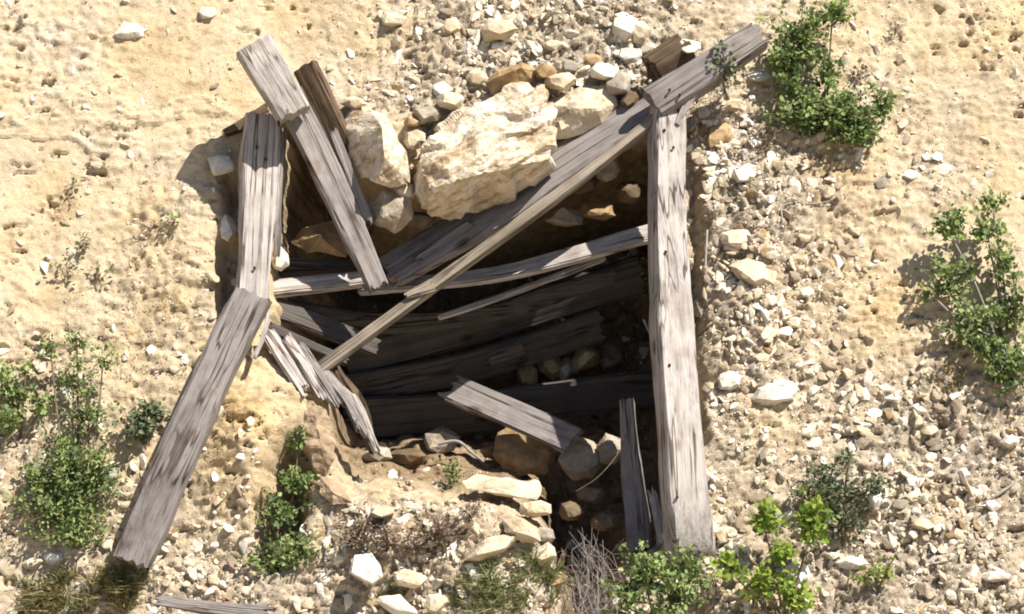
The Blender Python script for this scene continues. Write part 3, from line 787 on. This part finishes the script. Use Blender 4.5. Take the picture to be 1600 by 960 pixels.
for i, (a, b_, r1, r2, c_, lb) in enumerate([(705, 40, 16, 12, 'cream', 'cream stone in the upper rubble left of the rounded rock'), (690, 140, 17, 12, 'white', 'white stone left of the ochre stone'),
        (745, 120, 16, 12, 'cream', 'cream stone touching the left end of the ochre stone'), (865, 70, 18, 10, 'cream', 'flat cream stone right of the rounded top rock'), (930, 95, 15, 12, 'ochre', 'ochre stone among white ones in the upper rubble'),
        (985, 85, 20, 12, 'white', 'white stone below the two top rocks'), (890, 105, 16, 10, 'grey', 'grey stone in the middle of the upper rubble'), (615, 30, 20, 12, 'cream', 'pale cream stone left end of the top rubble'),
        (1150, 165, 18, 12, 'cream', 'cream stone under the little round plant'), (1185, 120, 18, 9, 'white', 'flat white stone between beam and shrub'), (1240, 505, 12, 9, 'cream', 'cream stone in the lower scree above the slab'),
        (85, 870, 18, 12, 'white', 'white stone below the tall left shrub'), (50, 880, 16, 10, 'cream', 'cream stone at lower left beside the white stone'), (100, 616, 14, 12, 'white', 'white stone between the two left shrubs'),
        (500, 918, 8, 16, 'white', 'upright white splinter of stone left of the white block'), (1580, 690, 14, 9, 'white', 'white stone under the right shrub by the frame edge'), (1440, 820, 22, 10, 'cream', 'flat cream stone in the lower right gravel'),
        (1560, 900, 26, 10, 'white', 'long white stone at the lower right corner'), (1250, 900, 20, 12, 'white', 'white stone behind the bright sapling'), (1330, 880, 24, 9, 'white', 'long white stone right of the sapling')]):
    L_('rock', a, b_, r1, r2, M[c_], lb, seed=80 + i)

# ------------------------------------------------------------------ loose stones and gravel
def ico(sub):
    bm = bmesh.new()
    bmesh.ops.create_icosphere(bm, subdivisions=sub, radius=1)
    v = np.array([p.co for p in bm.verts]); f = np.array([[q_.index for q_ in fc.verts] for fc in bm.faces])
    bm.free()
    return v, f

def chip(sub, seed):
    v, f = ico(sub)
    r = np.random.default_rng(seed)
    for _ in range(11):
        d = r.normal(size=3); d /= np.linalg.norm(d)
        c = r.uniform(0.35, 0.8)
        s = v @ d
        v = v - np.outer(np.maximum(0, s - c), d)
    v = v * np.array([r.uniform(1.2, 1.7), r.uniform(0.7, 1.05), r.uniform(0.34, 0.65)])
    return v, f

def frames(k):
    """random rotations, flat side roughly along the slope"""
    a = rng.uniform(0, 2 * np.pi, k); t = rng.normal(0, 0.55, k); b_ = rng.uniform(0, 2 * np.pi, k)
    ca, sa = np.cos(a), np.sin(a)
    z = np.stack([np.sin(t) * np.cos(b_), np.sin(t) * np.sin(b_), np.cos(t)], 1)
    x = np.stack([ca, sa, np.zeros(k)], 1)
    y = np.cross(z, x); y /= np.linalg.norm(y, axis=1)[:, None]
    x = np.cross(y, z)
    return np.stack([x, y, z], 2)          # columns, in slope frame (X,U,N)

B = np.array([X, U, N]).T                   # slope frame -> world
NC = 190000
cpx = rng.uniform(-90, 1690, NC); cpy = rng.uniform(-90, 1050, NC)
size = 0.0044 * (1 - rng.uniform(0, 1, NC)) ** -0.56
size = np.minimum(size, 0.029)
keep = rng.uniform(0, 1, NC) < 0.03 + 0.66 * dens(cpx, cpy) ** 1.9
clump = fbm(cpx / 70, cpy / 70, 91, 3) + 0.12
keep &= rng.uniform(-0.30, 0.40, NC) < clump * 1.3 + 0.12 * (dens(cpx, cpy) > 0.75)
cpx, cpy, size = cpx[keep], cpy[keep], size[keep]
sxu = np.array([xu(a, b_, 0.0) for a, b_ in zip(cpx, cpy)])
bh = height(sxu[:, 0], sxu[:, 1], False)
size = np.where(dens(cpx, cpy) < 0.3, size * 0.75, size)
hh = height(sxu[:, 0], sxu[:, 1])
# avoid covering the timbers: nothing loose on the steep pit walls
ex = 0.02
g = np.hypot(height(sxu[:, 0] + ex, sxu[:, 1], False) - bh, height(sxu[:, 0], sxu[:, 1] + ex, False) - bh) / ex
keep = (g < 1.6) & ((bh > -0.9) | (rng.uniform(0, 1, len(bh)) < 0.4))
cpx, cpy, size, sxu, hh = cpx[keep], cpy[keep], size[keep], sxu[keep], hh[keep]
order = np.argsort(-size)
cpx, cpy, size, sxu, hh = cpx[order], cpy[order], size[order], sxu[order], hh[order]
NB = 210
PAL = np.array([(0.84, 0.80, 0.73), (0.74, 0.67, 0.56), (0.62, 0.53, 0.41), (0.52, 0.45, 0.37), (0.36, 0.30, 0.25), (0.46, 0.35, 0.23), (0.95, 0.92, 0.87)])
PWT = [0.20, 0.22, 0.17, 0.15, 0.11, 0.03, 0.12]

# individual stones
LM = [((405, 320), 'left jamb'), ((300, 680), 'slanting left plank'), ((1050, 450), 'right jamb'), ((750, 240), 'largest boulder'), ((590, 230), 'blocky boulder'), ((1110, 110), 'right beam'),
      ((1290, 130), 'upper right shrub'), ((1530, 440), 'right edge shrub'), ((110, 750), 'tall left shrub'), ((20, 630), 'left edge shrub'), ((1210, 616), 'flat bright slab'), ((1180, 428), 'largest scree rock'),
      ((1240, 880), 'bright sapling'), ((1320, 770), 'dark lower shrub'), ((590, 900), 'white block'), ((800, 910), 'bottom grass clump'), ((800, 120), 'ochre stone'), ((130, 920), 'dry corner grass'), ((430, 820), 'green gully plant'),
      ((780, 760), 'tan slab'), ((1502, 740), 'lone white stone'), ((325, 20), 'top white stone'), ((975, 42), 'white upright rock'), ((1164, 272), 'white stone by the jamb'), ((120, 390), 'grey-leaved weed'), ((930, 890), 'grey dead brush')]
SM = {}
for c_ in ('white', 'cream', 'ochre', 'grey'):
    for s_ in range(3):
        v, f = chip(2, 300 + s_ * 7 + len(c_))
        me = bpy.data.meshes.new('stone')
        me.from_pydata([tuple(p) for p in v], [], [tuple(t) for t in f])
        me.materials.append(M[c_]); me.update()
        SM[(c_, s_)] = me
Fr = frames(NB)
shape_word = ['angular', 'flat', 'chunky']
seen_l = {}
for i in range(NB):
    c_ = ['white', 'cream', 'ochre', 'grey'][rng.choice(4, p=[0.36, 0.42, 0.09, 0.13])]
    s_ = int(rng.integers(3))
    o = bpy.data.objects.new('stone', SM[(c_, s_)])
    COL.objects.link(o)
    p = W(sxu[i, 0], sxu[i, 1], hh[i] + size[i] * 0.06)
    Rm = B @ Fr[i] * size[i]
    mm = Matrix(Rm.tolist()).to_4x4(); mm.translation = p
    o.matrix_world = mm
    qx, qy = to_px(sxu[i, 0], sxu[i, 1], hh[i])
    d2 = sorted(((math.hypot(a - qx, b_ - qy), a, b_, nm) for (a, b_), nm in LM))[:2]
    _, a, b_, nm = d2[0]
    dx, dy = qx - a, qy - b_
    dist = d2[0][0]
    far = 'close ' if dist < 60 else ('' if dist < 140 else 'well ')
    rel = ('right of' if dx > 0 else 'left of') if abs(dx) > 2 * abs(dy) else (('below' if dy > 0 else 'above') if abs(dy) > 2 * abs(dx) else (('below and ' if dy > 0 else 'above and ') + ('right of' if dx > 0 else 'left of')))
    lb = f'{shape_word[s_]} {c_} stone {far}{rel} the {nm}'
    if lb in seen_l:
        lb2 = lb + f', towards the {d2[1][3]}'
        lb = lb2 if len(lb2.split()) <= 16 else lb
    seen_l[lb] = 1
    tag(o, lb, 'stone', 'loose stones scattered over the slope')

# the rest: gravel
gx, gs, gh = sxu[NB:], size[NB:], hh[NB:]
k = len(gs)
GN = 70000
tpx = rng.uniform(-90, 1690, GN); tpy = rng.uniform(-90, 1050, GN)
tk = rng.uniform(0, 1, GN) < 0.02 + 0.9 * np.clip(dens(tpx, tpy), 0, 1) + 0.5 * fbm(tpx / 50, tpy / 40, 93, 3) + 0.5 * np.exp(-((tpx - 250) / 120) ** 2 - ((tpy - 440) / 170) ** 2) + 0.15 * np.exp(-((tpx - 390) / 100) ** 2 - ((tpy - 690) / 130) ** 2)
tpx, tpy = tpx[tk], tpy[tk]
txu = np.array([xu(a, b_, 0.0) for a, b_ in zip(tpx, tpy)])
tb = height(txu[:, 0], txu[:, 1], False)
tg = np.abs(height(txu[:, 0], txu[:, 1] + ex, False) - tb) / ex
tk = (tg < 1.6) & (tb > -0.6)
gx = np.concatenate([gx, txu[tk]]); gs = np.concatenate([gs, rng.uniform(0.0022, 0.0050, tk.sum())]); gh = np.concatenate([gh, height(txu[tk, 0], txu[tk, 1])])
k = len(gs)
chips = [chip(2, 500 + i) for i in range(10)] + [chip(1, 600 + i) for i in range(6)]
which = np.where(gs > 0.0095, rng.integers(0, 10, size=k), rng.integers(10, 16, size=k))
Fr = frames(k)
vs, fs, cs = [], [], []
base_i = 0
cidx = rng.choice(len(PAL), size=k, p=PWT)
cidx = np.where((gs < 0.005) & (cidx < 2), 2, cidx)
for t in range(16):
    idx = np.where(which == t)[0]
    v, f = chips[t]
    RM = np.einsum('ij,kjl->kil', B, Fr[idx]) * gs[idx][:, None, None]
    pos = gx[idx, 0][:, None] * np.array(X) + gx[idx, 1][:, None] * np.array(U) + (gh[idx] + gs[idx] * 0.08)[:, None] * np.array(N)
    vv = np.einsum('kil,vl->kvi', RM, v) + pos[:, None, :]
    vs.append(vv.reshape(-1, 3))
    ff = f[None] + (np.arange(len(idx)) * len(v))[:, None, None] + base_i
    fs.append(ff.reshape(-1, 3)); base_i += len(idx) * len(v)
    cc = PAL[cidx[idx]] * rng.uniform(0.8, 1.1, (len(idx), 1))
    cs.append(np.repeat(np.concatenate([cc, np.ones((len(idx), 1))], 1), len(v), 0))
gr = mesh_np('gravel', np.concatenate(vs), np.concatenate(fs), M['gravel'], smooth=False)
attr(gr, 'tint', np.concatenate(cs), 'FLOAT_COLOR')
tag(gr, 'pale loose gravel and grit scattered over the sandy slope', 'gravel', kind='stuff')
print('gravel', k)

# ------------------------------------------------------------------ plants
def tube(V, Fq, P, r0, r1, sides=5):
    P = [np.array(p) for p in P]
    b0 = len(V)
    for i, p in enumerate(P):
        d = P[min(i + 1, len(P) - 1)] - P[max(i - 1, 0)]
        d = d / (np.linalg.norm(d) + 1e-9)
        a = np.cross(d, (0.3, 0.9, 0.2)); a /= np.linalg.norm(a) + 1e-9
        b_ = np.cross(d, a)
        r = r0 + (r1 - r0) * i / (len(P) - 1)
        for s in range(sides):
            t = 2 * math.pi * s / sides
            V.append(p + (a * math.cos(t) + b_ * math.sin(t)) * r)
    for i in range(len(P) - 1):
        for s in range(sides):
            a = b0 + i * sides + s; c = b0 + i * sides + (s + 1) % sides
            Fq.append((a, c, c + sides, a + sides))

def bezier(a, b, bend, n=7):
    m_ = (a + b) / 2 + bend
    out = []
    for i in range(n):
        t = i / (n - 1)
        out.append(a * (1 - t) ** 2 + m_ * 2 * t * (1 - t) + b * t * t)
    return out

LEAF = np.array([(0, 0, 0), (0.36, 0.30, 0.07), (0.27, 0.72, 0.04), (0, 1, -0.06), (-0.27, 0.72, 0.04), (-0.36, 0.30, 0.07), (0, 0.45, -0.03)])
LEAF_F = np.array([(0, 1, 6), (1, 2, 6), (2, 3, 6), (3, 4, 6), (4, 5, 6), (5, 0, 6)])

def leaves_mesh(name, pos, dirs, sizes, tints, m, parent, narrow=1.0):
    k = len(pos)
    pos = np.array(pos); y = np.array(dirs); y /= np.linalg.norm(y, axis=1)[:, None] + 1e-9
    up = np.array([0.15, -0.35, 0.9]) + rng.normal(0, 0.55, (k, 3))
    x = np.cross(y, up); x /= np.linalg.norm(x, axis=1)[:, None] + 1e-9
    z = np.cross(x, y)
    sz = np.array(sizes)[:, None, None]
    L = LEAF * np.array([narrow, 1, 1])
    v = pos[:, None, :] + sz * (L[None, :, 0:1] * x[:, None] + L[None, :, 1:2] * y[:, None] + L[None, :, 2:3] * z[:, None])
    f = LEAF_F[None] + (np.arange(k) * len(L))[:, None, None]
    o = mesh_np(name, v.reshape(-1, 3), f.reshape(-1, 3), m, smooth=True, parent=parent)
    attr(o, 'tint', np.repeat(tints, len(L)))
    return o

def shrub(name, base, blobs, label, m='leaf', leaf=0.026, per=150, cat='shrub', wood='twig', group=None, narrow=1.0, stem_r=0.006, deep=0.6, twigs=12, out=0.0, lift=0.05):
    """a shrub rooted at the pixel base; blobs [(cx, cy, rx, ry, share)] say where its foliage spreads"""
    bx, bu, bn = on_ground(*base)
    b0 = W(bx, bu, bn - 0.02)
    root = empty(name, b0, label, cat, group)
    V, Fq = [], []
    pos, dirs, sizes, tints = [], [], [], []
    for (cx, cy, rx, ry, share) in blobs:
        hgt = max(0.0, (base[1] - cy) / PPM)
        cn = bn + lift + 0.12 * hgt + out
        gx_, gu_, gn_ = on_ground(cx, cy)
        cn = max(cn, gn_ + 0.03)
        ctr = np.array(pix(cx, cy, cn) - b0)
        ax_ = np.array(X) * rx / PPM; ay_ = np.array(UPV) * ry / PPM; az_ = np.array(FWD) * (rx + ry) / 2 / PPM * deep
        hub = ctr - ay_ * 0.7
        st_ = np.zeros(3)
        tube(V, Fq, bezier(st_, hub, np.array([rng.normal(0, .02), rng.normal(0, .02), 0.03])), stem_r, stem_r * 0.55)
        nt_ = max(4, int(twigs * 1.8 * share))
        for j in range(nt_):
            d = rng.normal(size=3); d /= np.linalg.norm(d); d *= rng.uniform(0.35, 1.5)
            tip = ctr + ax_ * d[0] + ay_ * d[1] + az_ * d[2]
            src = hub + (ctr - hub) * rng.uniform(0, 0.7)
            path = bezier(src, tip, np.array([0, 0, rng.uniform(0.0, 0.03)]), 6)
            tube(V, Fq, path, stem_r * 0.45, stem_r * 0.18, 4)
            nl = max(2, int(per * 1.25 * share / nt_))
            sub = rng.normal(size=(nl, 3)) * 0.013
            tv = rng.uniform(0.0, 1.0)
            for l in range(nl):
                t = 1 - rng.uniform(0, 0.85) ** 1.4
                f_ = t * 5; a = min(int(f_), 4); q_ = path[a] + (path[a + 1] - path[a]) * (f_ - a)
                dd = (path[a + 1] - path[a]); dd = dd / (np.linalg.norm(dd) + 1e-9)
                pos.append(q_ + sub[l])
                dirs.append(dd * 0.5 + rng.normal(size=3) * 0.75 + np.array([0, 0, 0.15]))
                sizes.append(leaf * 0.95 * rng.uniform(0.4, 1.3))
                tints.append(np.clip(tv + rng.normal(0, 0.22), 0, 1))
    mesh_np('stems', np.array(V), np.array(Fq), M[wood], parent=root)
    leaves_mesh('foliage', pos, dirs, sizes, np.array(tints), M[m], root, narrow)
    return root

def grass(name, blobs, label, m='straw', per=260, hgt=0.11, cat='grass tuft', group=None, wid=0.0028):
    """a tuft of blades; blobs [(cx, cy, rx, ry)]"""
    x0, u0, n0 = on_ground(blobs[0][0], blobs[0][1])
    o0 = W(x0, u0, n0)
    V, Fq, T = [], [], []
    for (cx, cy, rx, ry) in blobs:
        nt_ = max(3, int(per / 22 * max(0.7, rx * ry / 1700)))
        for j in range(nt_):
            r = rng.uniform(0, 1) ** 0.5; a = rng.uniform(0, 6.283)
            gx_, gu_, gn_ = on_ground(cx + rx * r * math.cos(a), cy + ry * r * math.sin(a) + hgt * PPM * 0.3)
            b0 = np.array(W(gx_, gu_, gn_) - o0)
            tv = rng.uniform(0, 1)
            for q_ in range(22):
                d = np.array([rng.normal(0, .5), -0.25 + rng.normal(0, .4), 1.0]); d /= np.linalg.norm(d)
                l = hgt * rng.uniform(0.4, 1.15)
                side = np.cross(d, rng.normal(size=3)); side /= np.linalg.norm(side); side *= wid * rng.uniform(0.6, 1.3)
                bend = np.array([rng.normal(0, .3), rng.normal(0, .3), -0.25]) * l
                p0 = b0 + rng.normal(0, 0.008, 3); p1 = p0 + d * l * 0.5; p2 = p0 + d * l + bend
                k0 = len(V)
                V += [p0 - side, p0 + side, p1 + side * 0.8, p1 - side * 0.8, p2 + side * 0.1, p2 - side * 0.1]
                Fq += [(k0, k0 + 1, k0 + 2, k0 + 3), (k0 + 3, k0 + 2, k0 + 4, k0 + 5)]
                T += [np.clip(tv + rng.normal(0, 0.25), 0, 1)] * 6
    o = mesh_np(name, np.array(V), np.array(Fq), M[m], loc=o0)
    attr(o, 'tint', T)
    return tag(o, label, cat, group)

def brush(name, base, blob, label, n=40, r=0.0025, wood='grey_twig', cat='dead brush', lift=0.03):
    bx, bu, bn = on_ground(*base)
    b0 = W(bx, bu, bn)
    V, Fq = [], []
    cx, cy, rx, ry = blob
    for i in range(n):
        a = rng.uniform(0, 6.283); q_ = rng.uniform(0.3, 1.0)
        px_, py_ = cx + rx * q_ * math.cos(a), cy + ry * q_ * math.sin(a)
        g_ = on_ground(px_, py_)[2]
        tip = np.array(pix(px_, py_, max(bn, g_) + lift + rng.uniform(0, 0.1)) - b0)
        s0 = rng.normal(0, 0.02, 3)
        path = bezier(s0 * 2.5, tip, rng.normal(0, 0.07, 3), 6)
        path = [q2 + rng.normal(0, 0.008, 3) for q2 in path]
        tube(V, Fq, path, r, r * 0.4, 4)
        for _ in range(3):
            k_ = int(rng.integers(1, 5))
            tube(V, Fq, bezier(path[k_], path[k_] + rng.normal(0, 0.05, 3), rng.normal(0, 0.01, 3), 4), r * 0.5, r * 0.25, 3)
    o = mesh_np(name, np.array(V), np.array(Fq), M[wood], loc=b0)
    return tag(o, label, cat)

shrub('shrub', (1290, 222), [(1250, 45, 55, 45, 1.2), (1228, 95, 34, 36, .7), (1300, 20, 36, 22, .5), (1235, 140, 26, 30, .4), (1310, 178, 66, 34, 2.2), (1255, 178, 48, 28, .8), (1375, 160, 20, 30, .4), (1290, 110, 24, 40, .4), (1340, 205, 40, 22, .8)],
      'tall green shrub with two lobes in the upper right, casting shade below', per=620, leaf=0.022, lift=0.06, twigs=16)
shrub('small_plant', (1135, 142), [(1135, 104, 22, 32, 1.0)], 'little dark round plant against the upper end of the right beam', m='leaf_dark', per=150, leaf=0.022, out=0.22, cat='plant')
shrub('shrub', (1578, 615), [(1488, 350, 30, 32, .7), (1552, 315, 38, 26, .4), (1545, 360, 30, 30, .5), (1492, 430, 38, 40, .9), (1560, 410, 36, 44, .8), (1518, 500, 42, 34, 1.0), (1585, 480, 34, 50, .9), (1460, 455, 18, 14, .25), (1585, 575, 34, 40, 1.2), (1545, 545, 34, 24, .7)],
      'open leafy shrub at the right edge with pale stems showing', per=340, leaf=0.024, wood='grey_twig', lift=0.06)
shrub('shrub', (28, 700), [(15, 600, 34, 30, 1.0), (62, 630, 28, 20, .5), (12, 655, 26, 22, .6), (40, 575, 20, 15, .2)], 'leafy shrub cut by the left edge', per=260, leaf=0.022)
shrub('shrub', (112, 855), [(80, 545, 18, 18, .25), (120, 535, 22, 18, .2), (115, 590, 36, 26, .4), (160, 560, 18, 22, .2), (140, 640, 40, 30, .5), (110, 715, 62, 44, 1.6), (100, 785, 68, 46, 2.8), (150, 740, 36, 40, .8), (60, 750, 34, 28, .6), (110, 830, 60, 24, .9)],
      'tall bushy green shrub left of the slanting plank, dense at its foot', per=560, leaf=0.020, narrow=0.7, twigs=18)
shrub('small_plant', (225, 715), [(236, 640, 26, 20, .8), (214, 668, 26, 24, 1.0)], 'small dark green plant against the outer edge of the slanting plank', per=200, leaf=0.022, m='leaf_dark', cat='plant')
shrub('gully_plant', (445, 885), [(466, 690, 16, 22, .4), (458, 755, 26, 28, .8), (440, 800, 34, 30, 1.2), (425, 870, 46, 26, 1.4), (470, 860, 26, 22, .7)], 'green weedy plant filling the gully below the left bank', per=300, leaf=0.020, cat='plant')
shrub('shrub', (1030, 985), [(1008, 885, 38, 36, 1.1), (1072, 880, 30, 30, .7), (1052, 915, 42, 38, 1.2), (985, 930, 34, 30, .8), (1040, 955, 40, 24, .9)], 'green shrub at the bottom in front of the foot of the right jamb', per=330, leaf=0.022, out=0.16)
shrub('sapling', (1228, 985), [(1195, 810, 24, 24, .8), (1268, 812, 30, 30, 1.2), (1226, 862, 22, 18, .6), (1140, 880, 24, 18, .6), (1240, 930, 50, 26, 1.0), (1185, 905, 36, 22, .7)], 'bright yellow-green sapling at the bottom with upright stem',
      m='leaf_bright', per=190, leaf=0.030, out=0.05, cat='sapling')
shrub('shrub', (1318, 858), [(1285, 735, 30, 20, .5), (1326, 712, 14, 20, .25), (1320, 765, 52, 32, 1.3), (1262, 762, 34, 22, .6), (1372, 755, 26, 16, .4), (1322, 812, 32, 24, .8)], 'dark grey-green shrub behind the bright sapling', m='leaf_dark', per=210, leaf=0.020)
shrub('small_plant', (1372, 930), [(1385, 890, 24, 18, .5), (1350, 900, 16, 12, .3)], 'small sparse yellow-green plant in the gravel right of the sapling', m='leaf_bright', per=110, leaf=0.022, cat='plant')
shrub('weed', (122, 425), [(128, 380, 26, 18, .4), (105, 420, 26, 24, .5), (155, 430, 26, 16, .4)], 'sparse grey-leaved weed on the left sand', m='leaf_olive', per=60, leaf=0.020, cat='weed', lift=0.02, stem_r=0.003)
shrub('weed', (272, 352), [(272, 340, 18, 14, .5)], 'tiny green weed left of the left jamb', m='leaf', per=70, leaf=0.016, cat='weed', lift=0.02, stem_r=0.003)
shrub('weed', (110, 305), [(112, 292, 16, 14, .4)], 'tiny green weed on the upper left sand', m='leaf_olive', per=60, leaf=0.016, cat='weed', lift=0.02, stem_r=0.003)
shrub('weed', (706, 760), [(706, 735, 20, 20, .8)], 'small green weed growing on the shaded top of the mound', m='leaf', per=140, leaf=0.018, cat='weed', lift=0.0, stem_r=0.003)
shrub('weed', (1345, 125), [(1345, 112, 18, 10, .5)], 'brown dry weed right of the upper right shrub', m='dead', per=80, leaf=0.016, cat='weed', lift=0.01, stem_r=0.003)
shrub('weed', (1400, 60), [(1398, 45, 20, 16, .6)], 'purplish brown dead tuft near the top right', m='dead', per=110, leaf=0.014, cat='weed', lift=0.01, stem_r=0.003, narrow=0.5)
shrub('weed', (236, 365), [(232, 352, 26, 14, .5)], 'dry brown weed beside the tiny green weed', m='dead', per=70, leaf=0.015, cat='weed', lift=0.01, stem_r=0.003, narrow=0.5)
shrub('dead_bush', (690, 875), [(690, 825, 44, 30, 1.2), (650, 850, 34, 24, .8), (735, 800, 34, 18, .5)], 'brown dead bush on the middle of the mound', m='dead', per=300, leaf=0.017, cat='dead bush', narrow=0.6)
shrub('dead_bush', (560, 870), [(560, 830, 42, 30, 1.2), (605, 845, 30, 22, .7)], 'brown dead bush left of the cream rock on the mound', m='dead', per=300, leaf=0.017, cat='dead bush', narrow=0.6)
grass('grass_tuft', [(130, 920, 84, 40), (70, 930, 40, 30), (190, 900, 40, 30)], 'olive brown grass filling the lower left corner', m='straw', per=420, hgt=0.12)
grass('grass_tuft', [(800, 905, 70, 40), (760, 930, 50, 25), (850, 900, 24, 50)], 'half dry green grass clump at the bottom beside the shaded channel', m='straw_green', per=300, hgt=0.12)
grass('grass_tuft', [(455, 690, 20, 20)], 'small olive tuft on the edge of the left bank', m='straw_green', per=120, hgt=0.07)
grass('grass_tuft', [(610, 925, 40, 16)], 'little green tuft between the white rocks at the bottom', m='straw_green', per=120, hgt=0.08)
grass('grass_tuft', [(460, 860, 26, 18)], 'light green tuft at the lower end of the gully', m='straw_green', per=200, hgt=0.08)
grass('grass_tuft', [(1480, 590, 34, 20)], 'low dry brown tuft shaded by the right edge shrub', m='straw', per=260, hgt=0.05)
brush('dead_brush', (935, 985), (915, 885, 44, 62), 'grey dead brush filling the shaded channel left of the green shrub', n=80, r=0.0017)
brush('dead_brush', (1090, 965), (1100, 900, 60, 50), 'thin bare twigs rising between the green shrub and the sapling', n=14, wood='twig')
brush('dead_brush', (1185, 235), (1180, 215, 50, 30), 'bare brown twigs in the shade below the upper right shrub', n=16, wood='twig', r=0.002)

def stick(name, pts, r0, r1, m, label, cat='stick'):
    P = [pix(*p) for p in pts]
    C = catmull(P, 14)
    o0 = P[0]
    V, Fq = [], []
    tube(V, Fq, [c - o0 for c in C], r0, r1, 6)
    return tag(mesh_np(name, np.array(V), np.array(Fq), M[m], loc=o0), label, cat)

def gp(px, py, l=0.008):
    return (px, py, on_ground(px, py)[2] + l)
stick('root', [(684, 694, -0.40), (715, 690, -0.38), (738, 708, -0.36), (756, 722, -0.36)], 0.008, 0.005, 'grey_twig', 'pale crooked root above the weed on the mound', 'root')
stick('vine', [(985, 660, -0.05), (968, 705, -0.02), (935, 745, -0.02), (900, 768, -0.05)], 0.002, 0.0015, 'twig', 'thin brown arched stem beside the inner prop', 'stem')
stick('stick', [(1006, 500, 0.0), (1018, 530, 0.03), (1024, 575, 0.05)], 0.005, 0.003, 'grey_twig', 'thin crooked stick leaning on the inner side of the right jamb')
stick('stick', [gp(1105, 360, .03), gp(1102, 420, .03)], 0.005, 0.004, 'grey_twig', 'short upright pale stick close to the right jamb')
stick('stick', [gp(1222, 345), gp(1226, 320), gp(1280, 318), gp(1335, 300)], 0.004, 0.002, 'grey_twig', 'long thin twig lying across the scree')
stick('stick', [gp(1515, 800), gp(1560, 772), gp(1600, 745)], 0.006, 0.004, 'grey_twig', 'grey stick lying in gravel at the lower right edge')
stick('stick', [gp(1340, 955, .04), gp(1325, 920, .05), gp(1330, 880, .05)], 0.004, 0.002, 'twig', 'forked brown twig near the lower edge right of the sapling')
stick('stick', [gp(520, 790), gp(512, 840), gp(508, 880)], 0.008, 0.006, 'grey_twig', 'pale stick standing on the mound left of the dead bushes')
stick('stick', [gp(520, 770), (500, 758, 0.02), (480, 750, 0.03)], 0.014, 0.008, 'twig', 'dark root end at the foot of the left bank')
stick('stick', [gp(875, 740, .02), gp(890, 790, .03), gp(925, 850, .03)], 0.008, 0.005, 'twig', 'dark fallen branch in the shaded channel')
